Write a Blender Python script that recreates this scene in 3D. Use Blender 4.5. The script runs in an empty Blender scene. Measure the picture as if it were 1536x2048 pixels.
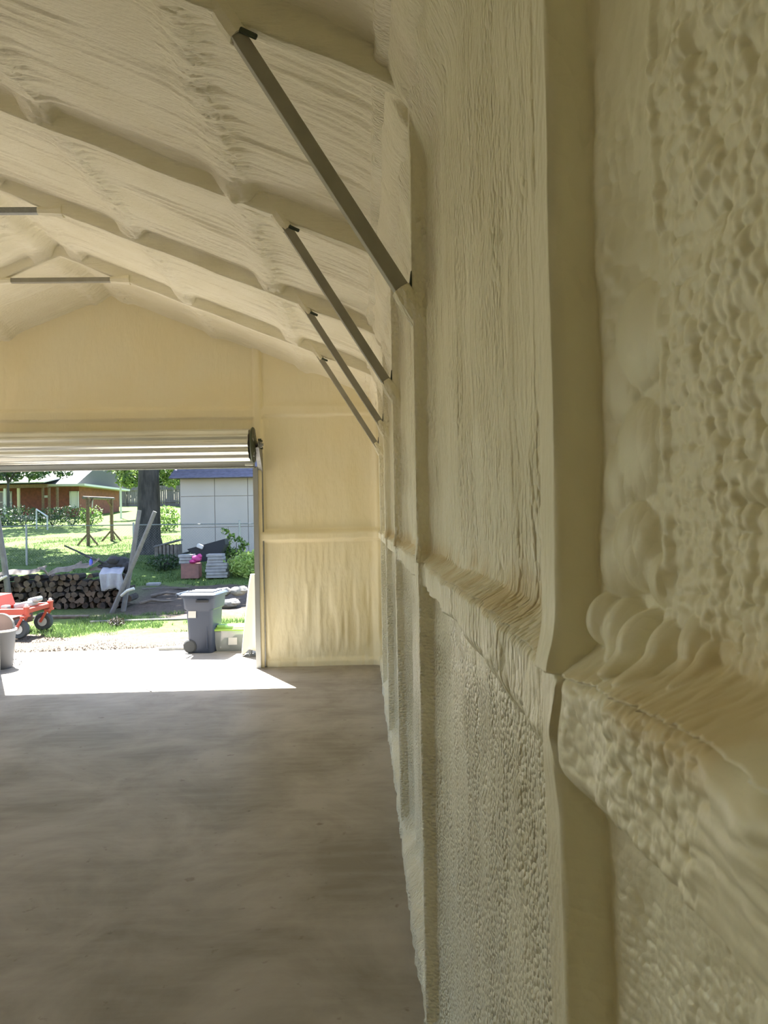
import bpy, bmesh, math, random
import numpy as np
from mathutils import Vector, Matrix
random.seed(7); rng = np.random.default_rng(7)
C = bpy.context.scene.collection
SC = bpy.context.scene
# ------------------------------------------------------------------ camera
EYE = 1.65; FPX = 1450.0
YAW, PITCH, ROLL = .0303, .009, .0186
def cam_dir(du, dv):
    c, s = math.cos(ROLL), math.sin(ROLL); a = c*du - s*dv; b = s*du + c*dv
    xc, y2, z2 = a/FPX, 1., -b/FPX
    c, s = math.cos(PITCH), math.sin(PITCH); yc = c*y2 - s*z2; z = s*y2 + c*z2
    c, s = math.cos(YAW), math.sin(YAW)
    return Vector((c*xc + s*yc, -s*xc + c*yc, z))
fw = cam_dir(0, 0).normalized(); rt = (cam_dir(1, 0) - cam_dir(0, 0)).normalized(); up = rt.cross(fw)
cd = bpy.data.cameras.new('camera'); cam = bpy.data.objects.new('camera', cd); C.objects.link(cam)
M = Matrix((rt, up, -fw)).transposed().to_4x4(); M.translation = Vector((0, 0, EYE)); cam.matrix_world = M
cd.sensor_fit = 'VERTICAL'; cd.sensor_height = 36; cd.lens = FPX/2048*36; cd.clip_start = .02; cd.clip_end = 400
cd.dof.use_dof = True; cd.dof.focus_distance = 3.2; cd.dof.aperture_fstop = 20
SC.camera = cam
# ------------------------------------------------------------------ sky, sun, exposure
SUN = Vector((-.611, 1.134, 2.26)).normalized()
w = bpy.data.worlds.new('sky'); SC.world = w; w.use_nodes = True
nt = w.node_tree; sk = nt.nodes.new('ShaderNodeTexSky'); sk.sky_type = 'NISHITA'; sk.sun_disc = False
sk.sun_elevation = math.asin(SUN.z); sk.sun_rotation = math.atan2(SUN.x, SUN.y); sk.air_density = 1.1; sk.dust_density = 1.2
bg = nt.nodes['Background']; nt.links.new(sk.outputs[0], bg.inputs[0]); bg.inputs[1].default_value = .19
sd = bpy.data.lights.new('sun', 'SUN'); so = bpy.data.objects.new('sun', sd); C.objects.link(so)
so.rotation_euler = SUN.to_track_quat('Z', 'Y').to_euler(); sd.energy = 15.0; sd.angle = .009; sd.color = (1, .985, .92)
so.location = (-3, 12, 20)
SC.view_settings.view_transform = 'Standard'; SC.view_settings.look = 'None'; SC.view_settings.gamma = 1
SC.view_settings.use_curve_mapping = False; SC.view_settings.exposure = 1.72
SC.cycles.max_bounces = 10; SC.cycles.diffuse_bounces = 9; SC.cycles.transparent_max_bounces = 6; SC.cycles.use_adaptive_sampling = True; SC.cycles.adaptive_threshold = .035; SC.cycles.sample_clamp_indirect = 12
SC.cycles.caustics_reflective = False; SC.cycles.caustics_refractive = False
# ------------------------------------------------------------------ materials
def mat(name, col, rough=.7, metal=0, spec=.5, var=None, vscale=4, vstretch=(1, 1, 1), bump=0, bscale=60, bstretch=(1, 1, 1), detail=4, alpha=None, trans=0):
    m = bpy.data.materials.new(name); m.use_nodes = True; t = m.node_tree; N = t.nodes; L = t.links
    b = N['Principled BSDF']; b.inputs['Base Color'].default_value = (*col, 1); b.inputs['Roughness'].default_value = rough
    b.inputs['Metallic'].default_value = metal; b.inputs['Specular IOR Level'].default_value = spec
    tc = N.new('ShaderNodeNewGeometry')
    def noise(scale, stretch, det):
        mp = N.new('ShaderNodeMapping'); mp.inputs['Scale'].default_value = stretch; L.new(tc.outputs['Position'], mp.inputs[0])
        n = N.new('ShaderNodeTexNoise'); n.inputs['Scale'].default_value = scale; n.inputs['Detail'].default_value = det; L.new(mp.outputs[0], n.inputs['Vector']); return n
    if var:
        n = noise(vscale, vstretch, detail); r = N.new('ShaderNodeValToRGB'); L.new(n.outputs[0], r.inputs[0])
        r.color_ramp.elements[0].position = .35; r.color_ramp.elements[1].position = .65
        r.color_ramp.elements[0].color = (*var, 1); r.color_ramp.elements[1].color = (*col, 1); L.new(r.outputs[0], b.inputs['Base Color'])
    if bump:
        n = noise(bscale, bstretch, 3); bp = N.new('ShaderNodeBump'); bp.inputs['Strength'].default_value = 1; bp.inputs['Distance'].default_value = bump
        L.new(n.outputs[0], bp.inputs['Height']); L.new(bp.outputs[0], b.inputs['Normal'])
    if trans: b.inputs['Transmission Weight'].default_value = trans
    if alpha is not None: b.inputs['Alpha'].default_value = alpha
    return m
FOAM = (.85, .815, .66)
m_foam_wall = mat('foam_wall', FOAM, .38, spec=.5, var=(.805, .76, .59), vscale=5)
def foam_relief():
    t = m_foam_wall.node_tree; N = t.nodes; L = t.links; b = N['Principled BSDF']; g = N.new('ShaderNodeNewGeometry')
    def vec(s): m = N.new('ShaderNodeMapping'); m.inputs['Scale'].default_value = s; L.new(g.outputs['Position'], m.inputs[0]); return m.outputs[0]
    def ma(op, a, v, v2=None):
        m = N.new('ShaderNodeMath'); m.operation = op
        for k, q in enumerate((a, v, v2)):
            if q is None: continue
            if hasattr(q, 'links'): L.new(q, m.inputs[k])
            else: m.inputs[k].default_value = q
        return m.outputs[0]
    def vor(s): n = N.new('ShaderNodeTexVoronoi'); n.feature = 'F1'; n.inputs['Scale'].default_value = 1; L.new(vec(s), n.inputs['Vector']); return ma('SUBTRACT', 1, n.outputs['Distance'])
    def noi(s, d=3): n = N.new('ShaderNodeTexNoise'); n.inputs['Scale'].default_value = 1; n.inputs['Detail'].default_value = d; L.new(vec(s), n.inputs['Vector']); return n.outputs[0]
    def rng_(a, lo, hi): m = N.new('ShaderNodeMapRange'); m.interpolation_type = 'SMOOTHSTEP'; L.new(a, m.inputs[0]); m.inputs[1].default_value = lo; m.inputs[2].default_value = hi; return m.outputs[0]
    sp = N.new('ShaderNodeSeparateXYZ'); L.new(g.outputs['Position'], sp.inputs[0])
    low = rng_(ma('ADD', sp.outputs[2], ma('MULTIPLY', noi((0, 3, 3)), .3)), 1.62, 1.42)
    patch = rng_(noi((5, 5, 2.2)), .38, .6)
    nearb = rng_(sp.outputs[1], .62, .75)
    streak = ma('ADD', ma('MULTIPLY', ma('MULTIPLY', noi((20, 70, 3.2), 4), 1.3), nearb), ma('MULTIPLY', ma('MULTIPLY', vor((60, 105, 48)), ma('ADD', patch, .25)), .85))
    pop = ma('ADD', ma('MULTIPLY', vor((60, 125, 100)), ma('ADD', ma('MULTIPLY', patch, .7), .6)), ma('MULTIPLY', noi((60, 110, 60), 3), .9))
    mx = N.new('ShaderNodeMix'); mx.data_type = 'FLOAT'; L.new(low, mx.inputs[0]); L.new(streak, mx.inputs[2]); L.new(pop, mx.inputs[3])
    h = ma('ADD', mx.outputs[0], ma('MULTIPLY', noi((260, 260, 180), 2), .12))
    bp = N.new('ShaderNodeBump'); bp.inputs['Distance'].default_value = .0085; L.new(ma('ADD', ma('MULTIPLY', nearb, .8), .2), bp.inputs['Strength']); L.new(h, bp.inputs['Height']); L.new(bp.outputs[0], b.inputs['Normal'])
    L.new(ma('SUBTRACT', .44, ma('MULTIPLY', low, .16)), b.inputs['Roughness'])
    band = ma('MULTIPLY', rng_(sp.outputs[2], 1.49, 1.52), rng_(sp.outputs[2], 1.60, 1.54)); st = ma('MULTIPLY', band, rng_(noi((7, 7, 7), 3), .40, .62))
    cm = N.new('ShaderNodeMix'); cm.data_type = 'RGBA'; L.new(ma('MULTIPLY', st, .75), cm.inputs['Factor']); L.new(b.inputs['Base Color'].links[0].from_socket, cm.inputs['A']); cm.inputs['B'].default_value = (.66, .53, .30, 1)
    L.new(cm.outputs['Result'], b.inputs['Base Color'])
foam_relief()
m_foam_ceil = mat('foam_ceiling', (.86, .82, .67), .6, spec=.3, var=(.81, .765, .60), vscale=3, bump=.007, bscale=70, bstretch=(.25, 1, 1))
m_foam_end = mat('foam_end', (.86, .775, .54), .6, spec=.3, var=(.86, .80, .60), vscale=1.4, bump=.003, bscale=60, bstretch=(1, 1, .25))
m_siding = mat('metal_siding', (.55, .55, .53), .4, .3)
m_galv = mat('galvanised_steel', (.33, .34, .34), .5, .55, var=(.26, .27, .27), vscale=30)
m_brace = mat('brace_steel', (.30, .29, .25), .55, .25, var=(.36, .345, .29), vscale=8)
m_door = mat('door_curtain', (.74, .75, .70), .30, .55, var=(.68, .69, .64), vscale=3)
m_door_in = mat('door_bar', (.45, .47, .48), .4, .5)
m_black = mat('black_rubber', (.035, .037, .04), .7)
m_disc = mat('dark_disc', (.06, .075, .05), .45, .3)
m_conc = bpy.data.materials.new('concrete'); m_conc.use_nodes = True
def concrete():
    t = m_conc.node_tree; N = t.nodes; L = t.links; b = N['Principled BSDF']; g = N.new('ShaderNodeNewGeometry')
    n = N.new('ShaderNodeTexNoise'); n.inputs['Scale'].default_value = 1.6; n.inputs['Detail'].default_value = 9; n.inputs['Roughness'].default_value = .62; n.inputs['Distortion'].default_value = .5
    L.new(g.outputs['Position'], n.inputs['Vector'])
    r = N.new('ShaderNodeValToRGB'); e = r.color_ramp.elements; e[0].position = .37; e[0].color = (.225, .196, .162, 1); e[1].position = .63; e[1].color = (.375, .34, .30, 1)
    L.new(n.outputs[0], r.inputs[0])
    mp = N.new('ShaderNodeMapping'); mp.inputs['Scale'].default_value = (1.2, 7, 1); mp.inputs['Rotation'].default_value = (0, 0, .25); L.new(g.outputs['Position'], mp.inputs[0])
    n2 = N.new('ShaderNodeTexNoise'); n2.inputs['Scale'].default_value = 2.2; n2.inputs['Detail'].default_value = 6; L.new(mp.outputs[0], n2.inputs['Vector'])
    r2 = N.new('ShaderNodeValToRGB'); e = r2.color_ramp.elements; e[0].position = .42; e[0].color = (0, 0, 0, 1); e[1].position = .75; e[1].color = (1, 1, 1, 1); L.new(n2.outputs[0], r2.inputs[0])
    mx = N.new('ShaderNodeMix'); mx.data_type = 'RGBA'; mx.blend_type = 'MIX'; mx.inputs['B'].default_value = (.43, .39, .35, 1)
    mu = N.new('ShaderNodeMath'); mu.operation = 'MULTIPLY'; mu.inputs[1].default_value = .35; L.new(r2.outputs[0], mu.inputs[0]); L.new(mu.outputs[0], mx.inputs['Factor'])
    L.new(r.outputs[0], mx.inputs['A'])
    n3 = N.new('ShaderNodeTexNoise'); n3.inputs['Scale'].default_value = 14; n3.inputs['Detail'].default_value = 5; L.new(g.outputs['Position'], n3.inputs['Vector'])
    r3 = N.new('ShaderNodeValToRGB'); e = r3.color_ramp.elements; e[0].position = .24; e[0].color = (.55, .5, .46, 1); e[1].position = .34; e[1].color = (1, 1, 1, 1); L.new(n3.outputs[0], r3.inputs[0])
    m2 = N.new('ShaderNodeMix'); m2.data_type = 'RGBA'; m2.blend_type = 'MULTIPLY'; m2.inputs['Factor'].default_value = 1
    L.new(mx.outputs['Result'], m2.inputs['A']); L.new(r3.outputs[0], m2.inputs['B']); L.new(m2.outputs['Result'], b.inputs['Base Color'])
    b.inputs['Roughness'].default_value = .5; b.inputs['Specular IOR Level'].default_value = .5
    bp = N.new('ShaderNodeBump'); bp.inputs['Distance'].default_value = .002; bp.inputs['Strength'].default_value = .6; L.new(n3.outputs[0], bp.inputs['Height']); L.new(bp.outputs[0], b.inputs['Normal'])
concrete()
# ------------------------------------------------------------------ noise on arrays
def _h(i, j, s):
    n = (i.astype(np.int64)*374761393 + j.astype(np.int64)*668265263 + s*1274126177) & 0xffffffff
    n = ((n ^ (n >> 13))*1274126177) & 0xffffffff
    return ((n ^ (n >> 16)) & 0xffffff)/float(0xffffff)
def pn(x, y, s=0):
    i = np.floor(x); j = np.floor(y); fx = x-i; fy = y-j; u = fx*fx*(3-2*fx); v = fy*fy*(3-2*fy)
    a = _h(i, j, s); b = _h(i+1, j, s); c = _h(i, j+1, s); d = _h(i+1, j+1, s)
    return (a*(1-u)+b*u)*(1-v)+(c*(1-u)+d*u)*v - .5
def fbm(x, y, s=0, o=4):
    r = 0; a = 1.
    for k in range(o): r = r+a*pn(x*2**k+k*17.3, y*2**k+k*9.1, s+k); a *= .5
    return r
def cell(x, y, s=0):                                    # distance to the nearest scattered point
    i = np.floor(x); j = np.floor(y); best = np.full(x.shape, 9.)
    for a in (-1, 0, 1):
        for b in (-1, 0, 1):
            px = i+a+.15+.7*_h(i+a, j+b, s); py = j+b+.15+.7*_h(i+a, j+b, s+5)
            best = np.minimum(best, (x-px)**2+(y-py)**2)
    return np.sqrt(best)
def dome(d): return np.sqrt(np.clip(1-(d/.85)**2, 0, 1))
def ss(a, b, x): t = np.clip((x-a)/(b-a), 0, 1); return t*t*(3-2*t)
def grid_obj(name, P, material, keep=None, flip=False, parent=None, smooth=True):
    n, m = P.shape[:2]; idx = np.arange(n*m).reshape(n, m)
    q = np.stack([idx[:-1, :-1], idx[1:, :-1], idx[1:, 1:], idx[:-1, 1:]], -1)
    if flip: q = q[..., ::-1]
    q = q[keep] if keep is not None else q.reshape(-1, 4)
    q = q.reshape(-1, 4)
    me = bpy.data.meshes.new(name); me.vertices.add(n*m); me.vertices.foreach_set('co', P.reshape(-1).astype(np.float32))
    me.loops.add(q.size); me.loops.foreach_set('vertex_index', q.reshape(-1).astype(np.int32))
    me.polygons.add(len(q)); me.polygons.foreach_set('loop_start', (np.arange(len(q))*4).astype(np.int32))
    me.update(calc_edges=True); me.polygons.foreach_set('use_smooth', np.full(len(q), smooth)); me.materials.append(material)
    o = bpy.data.objects.new(name, me); C.objects.link(o); o.parent = parent
    return o
# ------------------------------------------------------------------ mesh builder
class MB:
    def __init__(s): s.v = []; s.f = []
    def add(s, v, f): k = len(s.v); s.v += [tuple(p) for p in v]; s.f += [tuple(i+k for i in q) for q in f]; return s
    def box(s, c, d, rot=None, bev=0.):
        hx, hy, hz = d[0]/2, d[1]/2, d[2]/2; R = rot if rot else Matrix.Identity(3); c = Vector(c)
        if not bev:
            v = [R @ Vector((a*hx, b*hy, e*hz))+c for a in (-1, 1) for b in (-1, 1) for e in (-1, 1)]
            return s.add(v, [(0, 1, 3, 2), (4, 6, 7, 5), (0, 4, 5, 1), (2, 3, 7, 6), (0, 2, 6, 4), (1, 5, 7, 3)])
        bm = bmesh.new(); bmesh.ops.create_cube(bm, size=1); bmesh.ops.scale(bm, vec=d, verts=bm.verts)
        bmesh.ops.bevel(bm, geom=bm.edges[:], offset=min(bev, min(d)*.45), segments=2, affect='EDGES', profile=.5)
        bm.verts.index_update(); s.add([R @ q.co+c for q in bm.verts], [[q.index for q in f.verts] for f in bm.faces]); bm.free(); return s
    def tube(s, pts, r, n=10, cap=True):
        pts = [Vector(p) for p in pts]; rr = r if isinstance(r, (list, tuple)) else [r]*len(pts); k = len(s.v); u0 = None
        for i, p in enumerate(pts):
            d = (pts[min(i+1, len(pts)-1)]-pts[max(i-1, 0)]).normalized()
            if u0 is None: u0 = d.orthogonal().normalized()
            u0 = (u0-d*u0.dot(d)).normalized(); w_ = d.cross(u0)
            for j in range(n): a = 2*math.pi*j/n; s.v.append(tuple(p+(u0*math.cos(a)+w_*math.sin(a))*rr[i]))
        for i in range(len(pts)-1):
            for j in range(n): s.f.append((k+i*n+j, k+i*n+(j+1) % n, k+(i+1)*n+(j+1) % n, k+(i+1)*n+j))
        if cap: s.f.append(tuple(k+j for j in range(n))[::-1]); s.f.append(tuple(k+(len(pts)-1)*n+j for j in range(n)))
        return s
    def lathe(s, prof, c=(0, 0, 0), n=24, axis='Z', cap=True):
        k = len(s.v); c = Vector(c)
        for (r, h) in prof:
            for j in range(n):
                a = 2*math.pi*j/n; x, y = r*math.cos(a), r*math.sin(a)
                p = {'Z': (x, y, h), 'X': (h, x, y), 'Y': (x, h, y)}[axis]; s.v.append(tuple(Vector(p)+c))
        for i in range(len(prof)-1):
            for j in range(n): s.f.append((k+i*n+j, k+i*n+(j+1) % n, k+(i+1)*n+(j+1) % n, k+(i+1)*n+j))
        if cap: s.f.append(tuple(k+j for j in range(n))[::-1]); s.f.append(tuple(k+(len(prof)-1)*n+j for j in range(n)))
        return s
    def blob(s, c, r, n=10, m=7, jit=0., seed=0):
        k = len(s.v); c = Vector(c); rd = random.Random(seed); r = (r, r, r) if not isinstance(r, (tuple, list)) else r
        for i in range(m+1):
            th = math.pi*i/m
            for j in range(n):
                a = 2*math.pi*j/n; q = 1+rd.uniform(-jit, jit) if 0 < i < m else 1
                s.v.append((c.x+r[0]*q*math.sin(th)*math.cos(a), c.y+r[1]*q*math.sin(th)*math.sin(a), c.z+r[2]*q*math.cos(th)))
        for i in range(m):
            for j in range(n): s.f.append((k+i*n+j, k+(i+1)*n+j, k+(i+1)*n+(j+1) % n, k+i*n+(j+1) % n))
        return s
    def prism(s, poly, y0, y1, plane='XZ'):               # polygon extruded along the remaining axis
        k = len(s.v); n = len(poly)
        for yy in (y0, y1):
            for (a, b) in poly: s.v.append((a, yy, b) if plane == 'XZ' else ((yy, a, b) if plane == 'YZ' else (a, b, yy)))
        s.f += [tuple(k+i for i in range(n))[::-1], tuple(k+n+i for i in range(n))]
        for i in range(n): s.f.append((k+i, k+(i+1) % n, k+n+(i+1) % n, k+n+i))
        return s
    def build(s, name, material, parent=None, smooth=False, origin=None):
        me = bpy.data.meshes.new(name); o_ = Vector(origin) if origin else Vector((0, 0, 0))
        me.from_pydata([tuple(Vector(p)-o_) for p in s.v], [], s.f); me.update()
        bm = bmesh.new(); bm.from_mesh(me); bmesh.ops.remove_doubles(bm, verts=bm.verts, dist=1e-6); bmesh.ops.recalc_face_normals(bm, faces=bm.faces); bm.to_mesh(me); bm.free()
        if smooth:
            me.polygons.foreach_set('use_smooth', [True]*len(me.polygons)); me.set_sharp_from_angle(angle=math.radians(38))
        me.materials.append(material); o = bpy.data.objects.new(name, me); C.objects.link(o); o.location = o_
        if parent:
            o.parent = parent
            o.location = o_ - parent.location if not origin is None else -Vector(parent.location)
            if parent.rotation_euler.z: pass
        return o
def tag(o, label, cat, group=None, kind=None):
    if label: o['label'] = label
    if cat: o['category'] = cat
    if group: o['group'] = group
    if kind: o['kind'] = kind
    return o
def thing(name, loc, label, cat, group=None):
    o = bpy.data.objects.new(name, None); C.objects.link(o); o.location = loc; o.empty_display_size = .1
    return tag(o, label, cat, group)
def struct(o, label=None): o['kind'] = 'structure'; o['label'] = label or o.name.replace('_', ' '); return o
# ------------------------------------------------------------------ the building
FY = [-2.4, -.9, .6275, 2.2395, 3.749, 5.3118, 6.8394]      # frame positions along the building
YE = 8.25                                                   # end wall face
XL, XC, SL, ZA = -5.78, -2.78, .396, 4.27                   # left wall, ridge, roof slope, deck height at the ridge
DX0, DX1, DZ = -4.13, -1.17, 2.36                           # door opening
def roofz(x): return ZA-SL*np.abs(x-XC)
def cols(a, b, f):
    r = [a]
    while r[-1] < b: r.append(r[-1]+f(r[-1]))
    return r
def build_wall_right():
    ys = cols(-3, .36, lambda y: .07 if y < .1 else .008) + cols(.364, 8.3, lambda y: min(max(.009*y*y, .0017), .025))
    for y in FY: ys += list(np.linspace(y-.012, y+.012, 9)) + list(np.linspace(y+.05, y+.08, 7))
    ys = np.array(sorted(set(np.round(ys, 4)))); ys = ys[np.concatenate([[True], np.diff(ys) > .0012])]
    dn = cols(0, 1.66, lambda d: max(.0013, .0037*d)); upz = cols(0, 1.5, lambda d: max(.0013, .0037*d))
    zs = np.array([EYE-d for d in dn[::-1]]+[EYE+d for d in upz[1:]]); zs[0] = -.01
    Y, Z = np.meshgrid(ys, zs, indexing='ij')
    post = np.zeros_like(Y); corner = np.zeros_like(Y)
    for k, y in enumerate(FY+[YE+.02]):
        wob = .003*fbm(Z*6, Z*0+k, 3+k)
        e = Y-wob
        post = np.maximum(post, ss(y-.004, y+.004, e)*(1-ss(y+.055, y+.075, e)))
        corner = np.maximum(corner, np.exp(-((np.minimum(0, e-y))/.05)**2)*(e < y)+np.exp(-((np.maximum(0, e-y-.06))/.06)**2)*(e > y+.06)+((e >= y) & (e <= y+.06)))
    gz = .012*fbm(Y*2.3, Y*0, 31)
    gb = fbm(Y*9, Z*9, 33)*.010
    gt = 1.508+gz+.018*ss(.8, .35, Y); gl = 1.432+gz+gb*.6
    girt = ss(gl-.016-.07*np.exp(-((Y-1.0)/.45)**2), gl+.010, Z)*(1-ss(gt-.012, gt+.030, Z))
    girtf = np.exp(-(np.maximum(0, Z-gt)/.035)**2)*(Z > gt)*.25
    base = 1-ss(.07, .13, Z+.03*fbm(Y*5, Z*0, 41))
    # relief of the sprayed foam
    wy = .004*fbm(Y*40, Z*22, 51, 2); wz = .006*fbm(Y*30, Z*30, 55, 2)
    drip = dome(cell((Y+wy)/.0105, (Z+wz)/.0145, 61))*(.6+.8*(pn(Y*60, Z*30, 62)+.5))
    fine = dome(cell((Y+wy)/.0062, (Z+wz)/.0075, 71))
    pop = dome(cell((Y+wy*.5)/.0075, (Z+wz*.5)/.0085, 81))
    streak = fbm(Y*26, Z*1.4, 91, 2); wave = fbm(Y*9, Z*.8, 95, 2); lump = fbm(Y*14, Z*11, 97, 3)
    rough = ss(-.25, .2, fbm(Y*7, Z*3.2, 99, 3))
    low = ss(1.42, 1.30, Z)
    near = ss(.63, .6, Y)
    tex = near*(drip*.0092*(.3+.7*rough)*(1-low*.5)+pop*.0040*low+fbm(Y*45, Z*30, 105, 2)*.0045+fine*.0030*rough)
    tex += (1-near)*(streak*.0130*(1-low)+streak*.0085*low)
    smooth0 = np.exp(-((Y-.575)/.045)**2)*near*(1-low)
    tex = tex*(1-.8*smooth0)
    tex += (wave*.012+lump*.006)*(1-.5*post)
    tex *= (1-.6*post)*(1-.25*girt)
    # bulging drips hanging over the girt beside the first post
    for (by, bz, br, ba) in ((.606, 1.562, .019, .026), (.586, 1.556, .021, .024), (.556, 1.550, .021, .034), (.520, 1.550, .020, .028), (.490, 1.560, .018, .018), (.465, 1.552, .013, .018),
                             (.596, 1.610, .026, .016), (.572, 1.625, .030, .020), (.590, 1.675, .028, .014), (.568, 1.70, .034, .016), (.590, 1.76, .030, .010), (.566, 1.79, .036, .014), (.545, 1.60, .018, .016)):
        d2 = ((Y-by)/(br*.95))**2+((Z-bz)/(br*1.3))**2
        tex = np.maximum(tex, np.where(d2 < 1, ba*(1-d2)**.6 if False else ba*np.sqrt(np.clip(1-d2, 0, 1)), -1))
    ridge = np.exp(-((Y-.532-.006*fbm(Z*9, Z*0, 120))/.006)**2)*(Z > 1.57)*near
    tex = tex+ridge*.006
    lumps_g = (near*dome(cell((Y+wy)/.012, (Z+wz)/.013, 111))*.0048+fbm(Y*11, Z*13, 113, 2)*.010)*girt
    x = .236-.024*corner*(1-post)
    h = np.maximum.reduce([post*.066, girt*(.052+.006*ss(1.0, .5, Y)), base*.066])
    x = x-h*np.where(post > .5, 1, (1-.024*corner*(1-post)/.066))-tex-lumps_g-girtf*.03
    top = ss(2.70+.05*fbm(Y*3, Z*0, 44), 2.95, Z); x = np.minimum(x, x*(1-top)+top*(.172-.006*pop-.02*fbm(Y*12, Z*12, 46, 3)))
    x = x-.10*ss(2.98, 3.08, Z)**2
    P = np.stack([x, Y, Z], -1)
    o = grid_obj('wall_right', P, m_foam_wall, flip=False); struct(o, 'right wall under thick ribbed cream spray foam'); return o
wall_right = build_wall_right()
MB().box((.33, 2.7, 1.55), (.12, 11.4, 3.1)).build('siding', m_siding, wall_right)
def build_ceiling():
    xs = []
    x = XL-.02
    while x < .24:
        xs.append(x); near = min(abs(x+.63), abs(x+1.63), abs(x+2.63))
        x += .06 if x < -4.2 else (.009 if near < .14 else .015)
    xs = np.array(xs); ys = cols(-3, 1.7, lambda y: .06)+cols(1.76, 8.32, lambda y: .0085)
    for y in FY: ys += list(np.linspace(y-.014, y+.012, 10))+list(np.linspace(y+.05, y+.08, 5))
    ys = np.array(sorted(set(np.round(ys, 4)))); ys = ys[np.concatenate([[True], np.diff(ys) > .002])]
    X, Y = np.meshgrid(xs, ys, indexing='ij'); D = np.abs(X-XC)
    raf = np.zeros_like(X); fr = np.zeros_like(X)
    pur = np.zeros_like(X)
    pn_ = np.zeros_like(X)
    for p in (0.15, 1.15, 2.15):
        pur = np.maximum(pur, np.exp(-((D-p-.03*fbm(Y*2, X*0, 7))/.095)**2)); pn_ = np.maximum(pn_, np.exp(-((D-p-.03*fbm(Y*2, X*0, 7))/.10)**6))
    for k, y in enumerate(FY):
        e = Y+.010*fbm(X*5, X*0+k, 12+k)
        raf = np.maximum(raf, ss(y-.006, y+.004, e)*(1-ss(y+.055, y+.085, e)))
        fr = np.maximum(fr, np.exp(-((e-y)/.055)**2))
    stri = fbm(X*1.3+Y*.3, Y*26, 21, 4); st2 = pn(X*3.+pn(X*2, Y*5, 4), Y*60, 25)
    wav = fbm(X*1.2, Y*4, 23, 3)
    pop = dome(cell(X/.021+Y*3, Y/.017, 27))
    edge = ss(.34, .05, .2-X)
    lum = np.clip(pur*1.15+edge*.7, 0, 1)
    h = (1-.6*lum)*stri*.024+st2*.007*(1-lum)+wav*.022+lum*(pop*.015+fbm(X*22, Y*22, 29, 3)*.014)
    h = h+pur*.030+pn_*fr*.066*(.85+.5*fbm(X*12, Y*12, 37))
    rh = .108+.010*fbm(X*3, Y*0, 35)
    h = np.maximum(h, raf*rh*(1-.0*pur)+h*(1-raf)*.2)
    cn = ss(.07, .15, X+.02*fbm(X*0, Y*6, 39)); h = np.maximum(h, cn*(.105+pop*.010+fbm(X*18, Y*18, 40, 3)*.02))
    fil = np.exp(-np.maximum(0, .17-X)/.07)*.075+np.exp(-np.maximum(0, YE-Y)/.10)*.06
    Zz = roofz(X)-np.maximum(h, fil*.0+h)-fil*(1-.6*raf)
    P = np.stack([X, Y, Zz], -1)
    o = grid_obj('ceiling', P, m_foam_ceil, flip=True); return struct(o, 'vaulted ceiling covered in cream spray foam over rafters')
ceiling = build_ceiling()
rf = MB()
for s in (-1, 1):
    e = 3.35; k = SL
    rf.prism([(XC, ZA+.12), (XC+s*e, ZA+.12-k*e), (XC+s*e, ZA+.2-k*e), (XC, ZA+.2)][::s], -3.1, 8.5)
rf.build('roof_panel', m_siding, ceiling)
def build_wall_end():
    xs = list(np.arange(XL-.02, -4.1, .04))+list(np.arange(-4.1, .27, .014)); xs += [DX0, DX0-.001, DX1, DX1+.001, -1.215, -1.115, -1.22, -1.11]
    xs = np.array(sorted(set(np.round(xs, 4)))); xs = xs[np.concatenate([[True], np.diff(xs) > .0006])]
    zs = list(np.arange(-.01, 4.35, .014))+[DZ, DZ+.001]+[1.42, 1.428, 1.436, 1.53, 1.54, 2.83, 2.838]
    zs = np.array(sorted(set(np.round(zs, 4)))); zs = zs[np.concatenate([[True], np.diff(zs) > .0006])]
    X, Z = np.meshgrid(xs, zs, indexing='ij'); Zc = np.minimum(Z, roofz(X)+.05)
    wob = .008*fbm(X*4, Z*0, 3)
    R = (X > -1.1)
    g1 = ss(1.405, 1.44, Zc+wob)*(1-ss(1.50, 1.56, Zc+wob))*(X > DX1)
    g2 = ss(2.825, 2.85, Zc+wob)
    g2 = np.where(R, g2*(1-.6*ss(2.93, 3.0, Zc)), ss(2.80, 2.825, Zc+wob)*(1-.75*ss(2.90, 2.96, Zc)))
    post = np.exp(-((X+1.165)/.05)**6)*ss(0, .01, X-DX1+.05); basez = 1-ss(.05, .10, Z)
    lowz = ss(1.42, 1.2, Z)
    h = np.maximum.reduce([g1*.055, g2*.035, post*.05, basez*.03*R])
    drip = ss(.0, .35, fbm(X*14, Z*1.1, 8, 2))*ss(1.25, .55, Z)*ss(.1, .25, Z)
    tex = fbm(X*5, Z*3, 5, 3)*.014+fbm(X*30, Z*4, 6, 3)*.006*(.4+lowz)+drip*.020*R+dome(cell(X/.03, Z/.05, 9))*.003
    side = np.exp(-np.maximum(0, .17-X)/.04)*.05
    P = np.stack([X, YE-h-tex-side, Zc], -1)
    cx = (X[:-1, :-1]+X[1:, 1:])/2; cz = (Z[:-1, :-1]+Z[1:, 1:])/2
    keep = ~((cx > DX0) & (cx < DX1) & (cz < DZ)) & (Z[:-1, :-1] < roofz(X[:-1, :-1])+.05)
    o = grid_obj('wall_end', P, m_foam_end, keep=keep, flip=False); struct(o, 'end wall of yellow cream foam around the roll up door')
    s = MB(); y0, y1 = YE+.045, YE+.11
    s.prism([(XL-.1, 0), (DX0, 0), (DX0, 3.95), (XL-.1, 3.15)], y0, y1); s.prism([(DX1, 0), (.38, 0), (.38, 3.0), (DX1, 3.6)], y0, y1)
    s.prism([(DX0, DZ), (DX1, DZ), (DX1, 3.6), (XC, 4.35), (DX0, 3.9)], y0, y1)
    s.build('siding', m_siding, o)
    return o
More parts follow.
